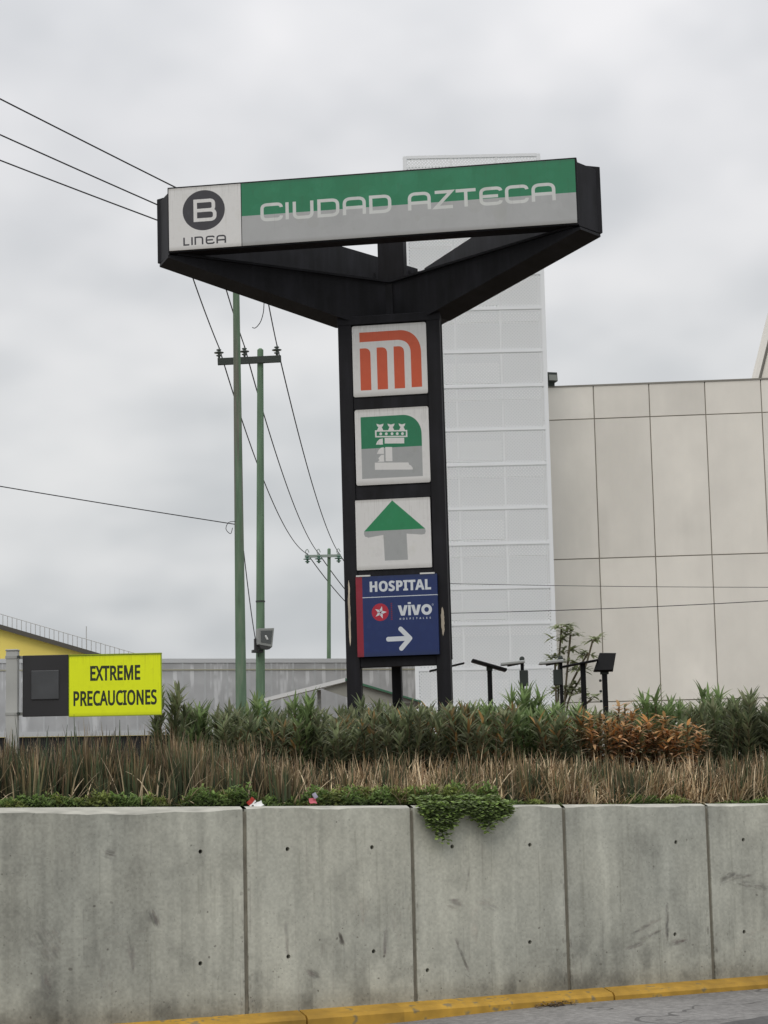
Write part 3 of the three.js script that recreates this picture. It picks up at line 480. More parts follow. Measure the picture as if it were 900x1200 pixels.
// ------------------------------------------------------------------ grey screen, yellow shed and canopy in the distance
{
  const t = thing('grey_screen', 'long grey metal mesh screen on a dark plinth behind the poles', 'screen', [-14.8, 0, -72.1], 0.355);
  const G = [0, 1, 2].map((k) => std({ map: dataTex(256, 256, (u, v) => {
    const x = u * 2.2 + k * 7, y = v * 3, n = fbm(x * 1.6, y * 1.5, k, 4) - 0.5, s = fbm(x * 7, y * 0.9, 3 + k, 4), w = step(0.56, 0.72, s) * step(0.35, 0.6, fbm(x * 2, y * 1.8, 9, 3)), e = step(0.78, 0.9, v) * 0.05, m = 1 + 0.2 * n + 0.16 * w - e;
    return [182 * m, 184 * m, 186 * m];
  }), roughness: 0.85 }));
  const P = std({ color: 0xbcbfc1, roughness: 0.7 }), D = std({ color: 0x2c2c2d, roughness: 1 });
  for (let i = -8; i < 24; i++) {
    const x = i * 0.88; const g = box(0.87, 2.62, 0.04, x, 4.52, 0), uv = g.attributes.uv; for (let k = 0; k < uv.count; k++) uv.setXY(k, (uv.getX(k)) / 2.64, uv.getY(k) / 3);
    part('screen_panel', g, G[0], t);
    part('screen_post', span(x - 0.475, x - 0.405, 3.1, 5.8, -0.09, 0.035), P, t);
  }
  part('top_rail', span(-7.5, 21, 5.79, 5.95, -0.12, 0.05), std({ color: 0xc6c9cb, roughness: 0.7 }), t);
  part('mid_rail', span(-7.5, 21, 5.50, 5.55, 0.024, 0.045), std({ color: 0xa7a592, roughness: 0.8 }), t);
  part('bottom_rail', span(-7.5, 21, 3.08, 3.26, -0.1, 0.06), std({ color: 0xc0c3c5, roughness: 0.7 }), t);
  part('plinth', span(-7.5, 21, -0.02, 3.07, -0.5, -0.05), D, t);

  const y = thing('yellow_shed', 'yellow gabled shed with dark sloping eave behind the grey screen', 'building', [-18.73, 0, -95], 0);
  const R = [-13, 13.02], slope = (x) => 8.78 - 0.312 * x; // roof line falls to the right
  part('gable_wall', metric(extrude([[-13, -0.02], [6.4, -0.02], [6.4, slope(6.4)], [-3.3, slope(-3.3)], [-13, slope(6.4)]], 20).translate(0, 0, -20)), std({ map: rep(mottle(rgb(246, 226, 118), 0.06, 3, 3, 91), 0.2, 0.2), roughness: 0.8 }), y);
  const eave = std({ color: 0x55524b, roughness: 0.8 });
  for (const s of [1, -1]) { const g = extrude([[-3.3, slope(-3.3)], [6.75, slope(6.75)], [6.75, slope(6.75) + 0.22], [-3.3, slope(-3.3) + 0.24]], 20.5).translate(0, 0, -20.1); if (s < 0) g.scale(-1, 1, 1).translate(-6.6, 0, 0); if (s < 0) { const ix = g.attributes.position; const a = ix.array; for (let k = 0; k < a.length; k += 9) for (let q = 0; q < 3; q++) { const tmp = a[k + 3 + q]; a[k + 3 + q] = a[k + 6 + q]; a[k + 6 + q] = tmp; } g.computeVertexNormals(); } part('roof', metric(g), eave, y); }
  const pm = std({ color: 0xb9b9b6, roughness: 0.6 }), pg = new THREE.CylinderGeometry(0.018, 0.018, 0.52, 5).translate(0, 0.26, 0);
  const railing = part('railing', bar([-3.3, slope(-3.3) + 0.75, 0.2], [6.7, slope(6.7) + 0.72, 0.2], 0.016, 5), pm, y);
  for (let i = 0; i < 44; i++) { const x = -3.2 + i * 0.225, m = part('railing_post', pg, pm, railing); m.position.set(x, slope(x) + 0.22, 0.2); }
  part('antenna', bar([4.2, slope(4.2) + 0.2, 0.1], [4.2, slope(4.2) + 1.35, 0.1], 0.022, 5), pm, y);

  const c = thing('canopy', 'pale pitched canopy with a white edge seen low between the sign posts', 'canopy', [-0.69, 0, -32], 0.0);
  const wh = std({ color: 0xdadcdb, roughness: 0.5 }), un = std({ map: mottle(rgb(150, 150, 142), 0.1, 4, 4, 92, 128), roughness: 0.85 }), gr = std({ color: 0x3d6b52, roughness: 0.7 });
  part('roof_slope', metric(extrude([[-1.30, 2.69], [0, 2.985], [0, 3.03], [-1.30, 2.735]], 0.5).translate(0, 0, -0.5)), wh, c);
  part('roof_slope', metric(extrude([[0, 2.985], [1.22, 2.60], [1.22, 2.63], [0, 3.03]], 3.2).translate(0, 0, -3.2)), un, c);
  part('white_edge', metric(extrude([[-1.32, 2.675], [-0.0, 2.972], [-0.0, 3.035], [-1.32, 2.735]], 0.05).translate(0, 0, 0.003)), wh, c);
  part('green_edge', metric(extrude([[0.003, 2.99], [1.24, 2.605], [1.24, 2.63], [0.003, 3.03]], 0.05).translate(0, 0, 0.003)), gr, c);
  part('gable_board', metric(extrude([[-0.38, 2.87], [0, 2.968], [1.16, 2.605], [0.3, 2.62]], 0.03).translate(0, 0, -0.06)), un, c);
  for (const [px, pz] of [[-0.44, -0.3], [0.2, -2.8], [0.55, -0.5], [0.55, -2.8]]) part('post', span(px - 0.03, px + 0.03, 0, px < 0 ? 2.86 : 2.8, pz - 0.04, pz + 0.04), M.galv, c);
}

// ------------------------------------------------------------------ utility poles, insulators and wires
function pole(label, x, z, h, r0, r1, tilt, arm) {
  const t = thing('utility_pole', label, 'utility pole', [x, 0, z], 0, 'green utility poles'); t.rotation.z = -tilt;
  const p = part('mast', metric(bar([0, -0.1, 0], [0, h, 0], r0, 14, r1)), arm.worn ? M.wornPole : M.greenPole, t);
  { const uv = p.geometry.attributes.uv, q = p.geometry.attributes.position; for (let i = 0; i < uv.count; i++) uv.setXY(i, Math.atan2(q.getZ(i), q.getX(i)) / 6.283 + 0.5, q.getY(i)); }
  part('mast_cap', new THREE.CylinderGeometry(r1 * 0.4, r1, 0.05, 12).translate(0, h + 0.025, 0), M.greenPole, t);
  const a = part('crossarm', rbox(arm.x1 - arm.x0, arm.t, 0.12, (arm.x0 + arm.x1) / 2, 0, 0), arm.mat, t); a.position.set(0, arm.y, r1 + 0.06); a.rotation.z = tilt + (arm.slope || 0);
  part('clamp', rbox(r1 * 2.6, 0.12, r1 * 2.6 + 0.04, 0, arm.y, 0.01), M.darkArm, t);
  for (const ix of arm.ins) {
    const s = part('insulator', new THREE.LatheGeometry([[0, 0], [0.05, 0], [0.05, 0.05], [0.11, 0.07], [0.12, 0.1], [0.05, 0.12], [0.05, 0.17], [0.19, 0.19], [0.2, 0.215], [0.06, 0.25], [0.05, 0.28], [0.10, 0.30], [0.10, 0.34], [0, 0.35]].map((q) => new THREE.Vector2(q[0] * arm.k, q[1] * arm.k)), 12), arm.glass ? M.glassInsulator : M.porcelain, a);
    s.position.set(ix, arm.glass ? -0.42 : arm.t / 2 + 0.02, 0); part('pin', bar([ix, 0, 0], [ix, arm.t / 2 + 0.05, 0], 0.02, 6), M.darkArm, a);
    if (arm.glass) { part('pin_hook', tube([[ix - 0.05, 0.05, 0], [ix - 0.1, 0.3, 0], [ix, 0.42, 0], [ix + 0.1, 0.22, 0]], 0.025, 12, 5), M.greyArm, a); }
  }
  return t;
}
{
  pole('tallest green utility pole, nearest, rising behind the left end of the sign', -3.73, -50, 15.86, 0.158, 0.078, 0, { x0: -1.7, x1: 0.68, y: 15.35, t: 0.13, mat: M.darkArm, worn: true, ins: [-1.54, -0.69, 0.52], k: 0.75 });
  const p2 = pole('second green utility pole with dark three-insulator crossarm and a floodlight', -4.07, -62, 15.08, 0.165, 0.10, 0.0133, { x0: -1.36, x1: 0.68, y: 14.72, t: 0.22, slope: 0.025, mat: M.darkArm, ins: [-1.31, -0.49, 0.55], k: 0.8 });
  part('band', new THREE.CylinderGeometry(0.15, 0.15, 0.05, 12).translate(0, 6.95, 0), M.darkArm, p2);
  pole('distant slim green utility pole with pale crossarm left of the sign column', -3.58, -115, 14.62, 0.15, 0.10, 0.02, { x0: -1.42, x1: 0.70, y: 14.2, t: 0.16, mat: M.greyArm, ins: [-1.27, -0.6, 0.57], k: 1.25, glass: true });
  const fl = thing('pole_floodlight', 'square floodlight clamped to the second green pole', 'floodlight', [-3.86, 5.78, -61.6], 0.35);
  const rim = std({ color: 0x8a8d8a, roughness: 0.5 }), hood = std({ color: 0x3a3b3b, roughness: 0.6 });
  part('housing', metric(extrude([[-0.24, -0.22], [0.2, -0.3], [0.27, 0.28], [-0.22, 0.26]], 0.3, 0.01).translate(0.02, 0, -0.16)), rim, fl);
  part('lower_hood', metric(extrude([[-0.22, -0.22], [0.2, -0.31], [0.12, -0.38], [-0.14, -0.36]], 0.28).translate(0.02, 0, -0.15)), hood, fl);
  part('reflector', metric(extrude([[-0.16, -0.16], [0.16, -0.21], [0.22, 0.21], [-0.16, 0.2]], 0.012).translate(0.02, 0, 0.152)), std({ color: 0x565958, roughness: 0.15, metalness: 0.5 }), fl);
  part('bulb', new THREE.CapsuleGeometry(0.035, 0.1, 3, 8).rotateZ(0.5).translate(0.04, -0.02, 0.17), std({ color: 0xd0d2d0, roughness: 0.3 }), fl);
  part('bracket', rbox(0.12, 0.42, 0.1, -0.22, -0.24, -0.12), hood, fl); part('clamp_arm', rbox(0.34, 0.09, 0.2, -0.14, -0.42, -0.25), hood, fl);

  const wire = (name, pts, r, label, cat, group) => solo(name, tube(pts, r, 60, 5), M.wire, label, cat, group);
  const p1i = [[-5.27, 15.74, -49.86], [-4.42, 15.72, -49.86], [-3.212, 15.70, -49.86]], p2i = [[-5.19, 15.16, -61.84], [-4.37, 15.18, -61.84], [-3.33, 15.21, -61.84]], p3i = [[-4.57, 14.35, -114.82], [-3.90, 14.36, -114.82], [-2.73, 14.38, -114.82]];
  const far = (a, b, k) => a.map((v, i) => a[i] + (b[i] - a[i]) * k);
  const ends = [[-9.314, 16.99, -47], [-8.92, 16.97, -45], [-8.428, 16.96, -42.5]], which = ['lowest', 'middle', 'uppermost'], side = ['left', 'middle', 'right'];
  for (let i = 0; i < 3; i++) {
    wire('power_line', sagPts(far(p1i[i], ends[i], 8), p1i[i], 0.6), 0.019, `${which[i]} of three black power lines crossing the sky at upper left`, 'power line', 'power lines');
    wire('power_line', sagPts(p1i[i], p2i[i], 0.12), 0.019, `${side[i]} power line between the two nearer green poles`, 'power line', 'power lines');
    wire('power_line', sagPts(p2i[i], p3i[i], [1.35, 1.0, 0.95][i]), 0.022, `${side[i]} long power line running from the second pole down to the distant pole`, 'power line', 'power lines');
    wire('power_line', sagPts(p3i[i], [p3i[i][0] + 6, 13.4, -175], 1.2), 0.03, `${side[i]} power line beyond the distant pole towards the sign column`, 'power line', 'power lines');
  }
  wire('cable', sagPts(far([-3.84, 7.884, -49.9], [-9.084, 8.62, -46], 6), [-3.84, 7.884, -49.88], 0.37), 0.013, 'single thin grey cable from the left edge to the nearest pole', 'cable');
  wire('cable', [[-3.80, 7.95, -49.8], [-3.98, 7.9, -49.7], [-4.04, 7.74, -49.7], [-3.93, 7.62, -49.7], [-3.88, 7.78, -49.8]], 0.009, 'small loose loop of cable tied to the nearest green pole', 'cable');
  wire('cable', sagPts([-3.62, 7.2, -50], [-4.05, 5.2, -61.9], 0.25), 0.014, 'thin cable drooping between the two nearer poles above the screen', 'cable');
  wire('cable', sagPts([0.84, 7.22, -59.7], [24, 6.4, -56], 0.16), 0.009, 'upper thin cable stretched across the white tower and beige building', 'cable');
  wire('cable', sagPts([0.82, 6.27, -59.75], [24, 6.85, -55], 0.28), 0.012, 'lower thin cable stretched across the white tower and beige building', 'cable');
}

// ------------------------------------------------------------------ lamps on posts standing in the bed
{
  const Z = -24, g0 = 1.15;
  const lampPost = (label, x, post, build) => { const t = thing('bed_light', label, 'floodlight', [x, g0, Z], 0, 'black floodlights on posts in the bed'); part('post', post, M.blackFlat, t); build(t); return t; };
  const py = (v) => v - g0, pale = std({ color: 0xb4b7b4, roughness: 0.5 });
  const plate = (t, x0, ya, x1, yb, d, m = M.blackFlat, th = 0.035) => { const l = Math.hypot(x1 - x0, yb - ya), o = part('lamp_head', rbox(l, th, d, 0, 0, 0, 0.01), m, t); o.position.set((x0 + x1) / 2, py((ya + yb) / 2), 0); o.rotation.z = Math.atan2(yb - ya, x1 - x0); return o; };
  lampPost('thin dark lamp plate just showing beside the right sign upright', 0.66, span(-0.03, 0.03, 0, py(2.76), -0.03, 0.03), (t) => plate(t, -0.15, 2.71, 0.28, 2.80, 0.2, M.blackFlat, 0.018));
  lampPost('black lamp with a wide tilted flat head, nearest right of the sign', 1.245, span(-0.028, 0.028, 0, py(2.75), -0.028, 0.028), (t) => { plate(t, -0.215, 2.83, 0.205, 2.70, 0.3); part('bracket', span(-0.035, 0.035, py(2.70), py(2.76), -0.06, 0.06), M.darkArm, t); });
  const tilted = (label, x, box) => lampPost(label, x, span(-0.02, 0.02, 0, py(2.86), -0.02, 0.02), (t) => { const h = plate(t, -0.26, 2.775, 0.03, 2.80, 0.22, pale); part('knob', new THREE.SphereGeometry(0.032, 10, 8).translate(0.0, py(2.835), 0), M.darkArm, t); part('arm', bar([-0.18, py(2.755), 0], [0.02, py(2.79), 0], 0.014, 6), M.blackFlat, t); part('driver_box', rbox(0.10, 0.19, 0.09, box, py(2.60), 0.02), M.darkArm, t); });
  tilted('slim lamp with pale flat head and small control box, in front of the tower', 1.645, 0.015); tilted('slim lamp with pale flat head in front of the young tree', 2.115, -0.045);
  lampPost('black lamp with thin slanting head between the young tree and square lamp', 2.385, span(-0.03, 0.03, 0, py(2.77), -0.03, 0.03), (t) => plate(t, -0.26, 2.725, 0.18, 2.80, 0.3, M.blackFlat, 0.022));
  lampPost('black lamp with square tilted head, rightmost of the lamps', 2.645, span(-0.03, 0.03, 0, py(2.70), -0.03, 0.03), (t) => {
    const o = part('lamp_head', metric(extrude([[-0.135, -0.115], [0.09, -0.115], [0.14, 0.10], [-0.05, 0.105]], 0.05, 0.006)), M.blackFlat, t); o.position.set(0, py(2.765), 0.03); o.rotation.x = -0.35;
    part('bracket', rbox(0.1, 0.09, 0.08, 0, py(2.67), 0), M.darkArm, t); for (const v of [2.3, 2.42, 2.55]) part('clip', rbox(0.03, 0.03, 0.03, -0.055, py(v), 0.02), M.darkArm, t);
  });
}

// ------------------------------------------------------------------ planting
function Leafy() { return { p: [], n: [], c: [], i: [] }; }
function finish(b) {
  const g = new THREE.BufferGeometry(); g.setAttribute('position', new THREE.Float32BufferAttribute(b.p, 3)); g.setAttribute('color', new THREE.Float32BufferAttribute(b.c, 3)); g.setIndex(b.i); g.computeVertexNormals(); return g;
}
// a long leaf or blade: pairs of edge points along a bending spine, with a shallow fold
const v3 = (x, y, z) => new THREE.Vector3(x, y, z), UPV = v3(0, 1, 0);
function leaf(b, base, dir, len, wid, bend, col, segs = 3, tip = 0.15, fold = 0.18, tipCol = null) {
  const d = dir.clone().normalize(); let side = new THREE.Vector3().crossVectors(d, UPV); if (side.lengthSq() < 1e-4) side.set(1, 0, 0); side.normalize();
  const hl = Math.hypot(d.x, d.z) || 1, hx = d.x / hl, hz = d.z / hl, p = base.clone(), st = len / segs, s0 = b.p.length / 3; const nor = new THREE.Vector3();
  for (let k = 0; k <= segs; k++) {
    const t = k / segs, w = wid * (t < 0.35 ? 0.55 + 0.45 * t / 0.35 : 1 - (1 - tip) * ((t - 0.35) / 0.65) ** 1.6) / 2;
    nor.crossVectors(side, d).normalize(); const cc = tipCol ? [0, 1, 2].map((q) => col[q] + (tipCol[q] - col[q]) * t * t) : col;
    b.p.push(p.x - side.x * w + nor.x * fold * w, p.y - side.y * w + nor.y * fold * w, p.z - side.z * w + nor.z * fold * w, p.x + side.x * w + nor.x * fold * w, p.y + side.y * w + nor.y * fold * w, p.z + side.z * w + nor.z * fold * w);
    b.c.push(...cc, ...cc);
    if (k) { const a = s0 + (k - 1) * 2; b.i.push(a, a + 1, a + 2, a + 1, a + 3, a + 2); }
    p.addScaledVector(d, st); d.x += hx * bend * 0.7 / segs; d.z += hz * bend * 0.7 / segs; d.y -= bend * 0.7 / segs; d.normalize();
  }
}
const spin = (el, az) => v3(Math.cos(el) * Math.cos(az), Math.sin(el), Math.cos(el) * Math.sin(az));
const foliage = new THREE.MeshPhysicalMaterial({ vertexColors: true, side: THREE.DoubleSide, roughness: 0.95, specularIntensity: 0.5, transmission: 0.45, thickness: 0, ior: 1.3 });
const drygrass = std({ vertexColors: true, side: THREE.DoubleSide, roughness: 0.8 });
const bark = std({ vertexColors: false, color: 0x5d5238, roughness: 0.95 });
const lit = (c, k) => [c[0] * k, c[1] * k, c[2] * k];

// grass: upright blades behind the wall, greener at the left, straw coloured to the right
{
  const green = Leafy(), dry = Leafy(), r = rng(2024);
  for (let i = 0; i < 560; i++) { // tufts that fan outwards from their own crown
    const s0 = -3.3 + r() * 6.9, z0 = -0.30 - r() * 0.95; if (fbm(s0 * 4.4, z0 * 4.4, 5, 2) < 0.33) continue; const n = fbm(s0 * 2.1 + 9, z0 * 2.1, 0, 3), far = step(-0.75, -1.2, z0), right = step(-0.9, 0.0, s0), more = step(0.3, 1.0, s0);
    const dryness = clamp(0.17 + 0.50 * right + 0.16 * more + (n - 0.5) * 2.3), tuftTall = (0.39 + 0.12 * (r() - 0.5) - (z0 > -0.42 ? 0.06 : 0)) * (1 - 0.13 * right) * (0.82 + 0.4 * fbm(s0 * 1.7 + 4, z0 * 2 + 1, 0, 3)), tone = 0.55 + 0.85 * r();
    for (let j = 0; j < 36; j++) {
      const az = r() * 6.283, q = Math.sqrt(r()), s = s0 + Math.cos(az) * q * 0.07, z = z0 + Math.sin(az) * q * 0.05, w = toWorld(s, bedY(s) - 0.03, z), out = az - TURN + (r() - 0.5) * 1.6;
      if (r() > dryness) {
        const k = tone * (0.6 + r() * 0.7), c = r() < 0.3 ? [0.060, 0.078, 0.034] : [0.036, 0.060, 0.026], tip = r() < 0.5 ? [0.22, 0.15, 0.075] : [0.08, 0.10, 0.045];
        leaf(green, w, spin(1.57 - q * 0.2 * r(), out), tuftTall * (0.85 + 0.35 * r()), 0.011 + r() * 0.009, r() * r() * 0.5, lit(c, k), 4, 0.12, 0.25, lit(tip, k));
      } else {
        const k = tone * (0.6 + r() * 0.8) * (0.64 + 0.50 * right), c = r() < 0.45 ? [0.50, 0.40, 0.255] : r() < 0.4 ? [0.22, 0.14, 0.08] : [0.37, 0.27, 0.16], lean = Math.pow(r(), 1.4) * (0.35 + 0.5 * right);
        leaf(dry, w, spin(1.57 - lean, r() < 0.5 ? out : r() * 6.283), tuftTall * (0.75 + 0.55 * r()), 0.0055 + r() * 0.0065, r() * (0.5 + 1.1 * right), lit(c, k), 6, 0.08, 0.2);
      }
    }
  }
  for (let i = 0; i < 60; i++) { // a few taller shoots at the left
    const s = -3.0 + r() * 1.7, z = -0.7 - r() * 0.6, w = toWorld(s, bedY(s), z); leaf(green, w, spin(1.57 - r() * 0.2, r() * 6.28), 0.42 + r() * r() * 0.25, 0.011 + r() * 0.006, r() * 0.12, lit([0.045, 0.072, 0.030], 0.7 + r() * 0.6), 3, 0.2);
  }
  for (let i = 0; i < 560; i++) { // pale broken stalks leaning out of the mass in front
    const s = -3.2 + r() * 6.6, z = -0.24 - r() * 0.2, w = toWorld(s, bedY(s), z); leaf(dry, w, spin(0.6 + r() * 0.85, r() * 6.28), 0.18 + r() * 0.24, 0.006 + r() * 0.006, 0.3 + r() * 1.5, lit([0.50, 0.40, 0.26], 0.6 + r() * 0.65), 5, 0.2);
  }
  solo('green_grass', finish(green), drygrass, 'tall dark green grass blades growing in the bed above the wall', 'grass', null, 'stuff');
  solo('dry_grass', finish(dry), drygrass, 'dry straw coloured grass blades mixed through the bed, thickest at right', 'dry grass', null, 'stuff');
}
// low ground cover along the wall top and the plant spilling over it
function clump(b, s, y, z, rad, h, n, r, col, flat = 1) {
  for (let i = 0; i < n; i++) {
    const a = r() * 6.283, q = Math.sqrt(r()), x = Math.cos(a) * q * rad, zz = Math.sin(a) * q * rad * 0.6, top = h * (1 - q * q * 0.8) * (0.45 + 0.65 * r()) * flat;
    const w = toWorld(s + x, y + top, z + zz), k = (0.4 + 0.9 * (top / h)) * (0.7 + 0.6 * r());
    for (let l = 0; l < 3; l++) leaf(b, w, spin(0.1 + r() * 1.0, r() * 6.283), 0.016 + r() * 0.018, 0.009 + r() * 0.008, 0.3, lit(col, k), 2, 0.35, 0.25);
  }
}
{
  const b = Leafy(), r = rng(91), S = (px) => { // along-wall place of a thing seen at that photo column
    const u = (px - 450) / 2300; return 12.17 * u / (1 - 0.449 * u) / 0.912 + 0.0; };
  for (const [a, z, n, h] of [[-60, 105, 24, 0.075], [125, 195, 10, 0.09], [232, 296, 10, 0.125], [312, 370, 7, 0.06], [375, 480, 16, 0.12], [470, 588, 20, 0.12], [590, 640, 4, 0.05], [745, 800, 4, 0.06], [870, 960, 6, 0.04]])
    for (let i = 0; i < n; i++) { const s = S(a + (z - a) * (i + r()) / n); clump(b, s, bedY(s) + 0.035, -0.20 - r() * 0.13, 0.085 + r() * 0.05, h * (0.7 + 0.6 * r()), 130, r, r() < 0.3 ? [0.27, 0.32, 0.10] : [0.20, 0.29, 0.09]); }
  for (let i = 0; i < 500; i++) { const s = -3 + r() * 6.4; clump(b, s, bedY(s) + 0.03, -0.2 - r() * 0.1, 0.05, 0.03 * r(), 5, r, [0.2, 0.26, 0.1]); }
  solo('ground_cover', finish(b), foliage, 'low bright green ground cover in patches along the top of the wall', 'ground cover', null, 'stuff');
  const c = Leafy(), stem = [];
  for (let i = 0; i < 30; i++) { // trailing runners, longest near the second joint and under the middle
    const px = 485 + (i + r()) / 30 * 98, s = S(px), dl = Math.max(0.015, 0.20 * Math.exp(-(((px - 508) / 15) ** 2)) + 0.155 * Math.exp(-(((px - 562) / 20) ** 2)) + 0.03 * r()) * (0.5 + 0.42 * r());
    const topY = 1.297 - 0.0215 * s, path = [];
    for (let k = 0; k <= 10; k++) { const t = k / 10, q = t < 0.3 ? t / 0.3 : 1, dn = t < 0.3 ? 0 : (t - 0.3) / 0.7; path.push([s + Math.sin(k * 0.7 + i) * 0.012 * t - 0.03 * dn, topY + 0.03 * Math.sin(q * 3.1) - dn * dl + (t < 0.3 ? 0.01 : 0.0), -0.24 + 0.275 * q + 0.012 * dn + (r() - 0.5) * 0.01]); }
    stem.push(tube(path.map((p) => { const w = toWorld(...p); return [w.x, w.y, w.z]; }), 0.0025, 12, 4));
    for (let k = 1; k <= 10; k++) for (let l = 0; l < (k < 4 ? 4 : 9); l++) { const p = path[k], w = toWorld(p[0] + (r() - 0.5) * 0.075, p[1] + (r() - 0.5) * 0.05, p[2] + r() * 0.05), kk = 0.5 + r() * 0.9; for (let m = 0; m < 3; m++) { const az = r() * 6.28; leaf(c, w, spin(-0.5 + r() * 0.9, az), 0.020 + r() * 0.012, 0.018 + r() * 0.008, 0.5, lit([0.27, 0.38, 0.10], kk), 2, 0.55, 0.2); } }
  }
  const t = thing('trailing_plant', 'bright green trailing plant spilling over the wall below the sign', 'trailing plant'); part('leaves', finish(c), foliage, t); part('stems', mergeGeometries(stem), std({ color: 0x4f5a2a, roughness: 0.9 }), t);
}
// oleander shrubs: bundles of canes, each carrying whorls of long narrow leaves
function shrub(seed, h, rad, canes, palette, droop, leafLen = 0.125) {
  const b = Leafy(), r = rng(seed), wood = [];
  for (let i = 0; i < canes; i++) {
    const az = r() * 6.283, out = rad * Math.sqrt(r()), hh = h * (0.72 + 0.30 * r()) * (1 - 0.16 * (out / rad)), P = [];
    for (let k = 0; k <= 5; k++) { const t = k / 5; P.push(v3(Math.cos(az) * out * (0.3 + 0.7 * t) + (r() - 0.5) * 0.025, hh * t * 0.95, Math.sin(az) * out * (0.3 + 0.7 * t) + (r() - 0.5) * 0.025)); }
    wood.push(new THREE.TubeGeometry(new THREE.CatmullRomCurve3(P), 6, 0.005 + r() * 0.002, 5, false));
    const cv = new THREE.CatmullRomCurve3(P), whorls = Math.round(hh / 0.036);
    for (let k = 0; k < whorls; k++) {
      const t = 0.14 + 0.86 * (k / (whorls - 1)), q = cv.getPoint(t), a0 = r() * 6.28, top = t > 0.9; if (t < 0.55 && r() > 0.25 + t) continue;
      for (let l = 0; l < (top ? 5 : 3); l++) {
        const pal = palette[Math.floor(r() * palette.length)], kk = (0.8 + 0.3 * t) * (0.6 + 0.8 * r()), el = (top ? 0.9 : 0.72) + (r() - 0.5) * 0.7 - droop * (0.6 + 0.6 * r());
        leaf(b, q, spin(el, a0 + l * (top ? 1.257 : 2.094) + (r() - 0.5) * 0.5), leafLen * (0.7 + 0.6 * r()), 0.019 + r() * 0.009, 0.1 + 0.5 * r() + droop * 0.5, lit(pal, kk), 3, 0.06, 0.3);
      }
    }
  }
  return { leaves: finish(b), wood: mergeGeometries(wood) };
}
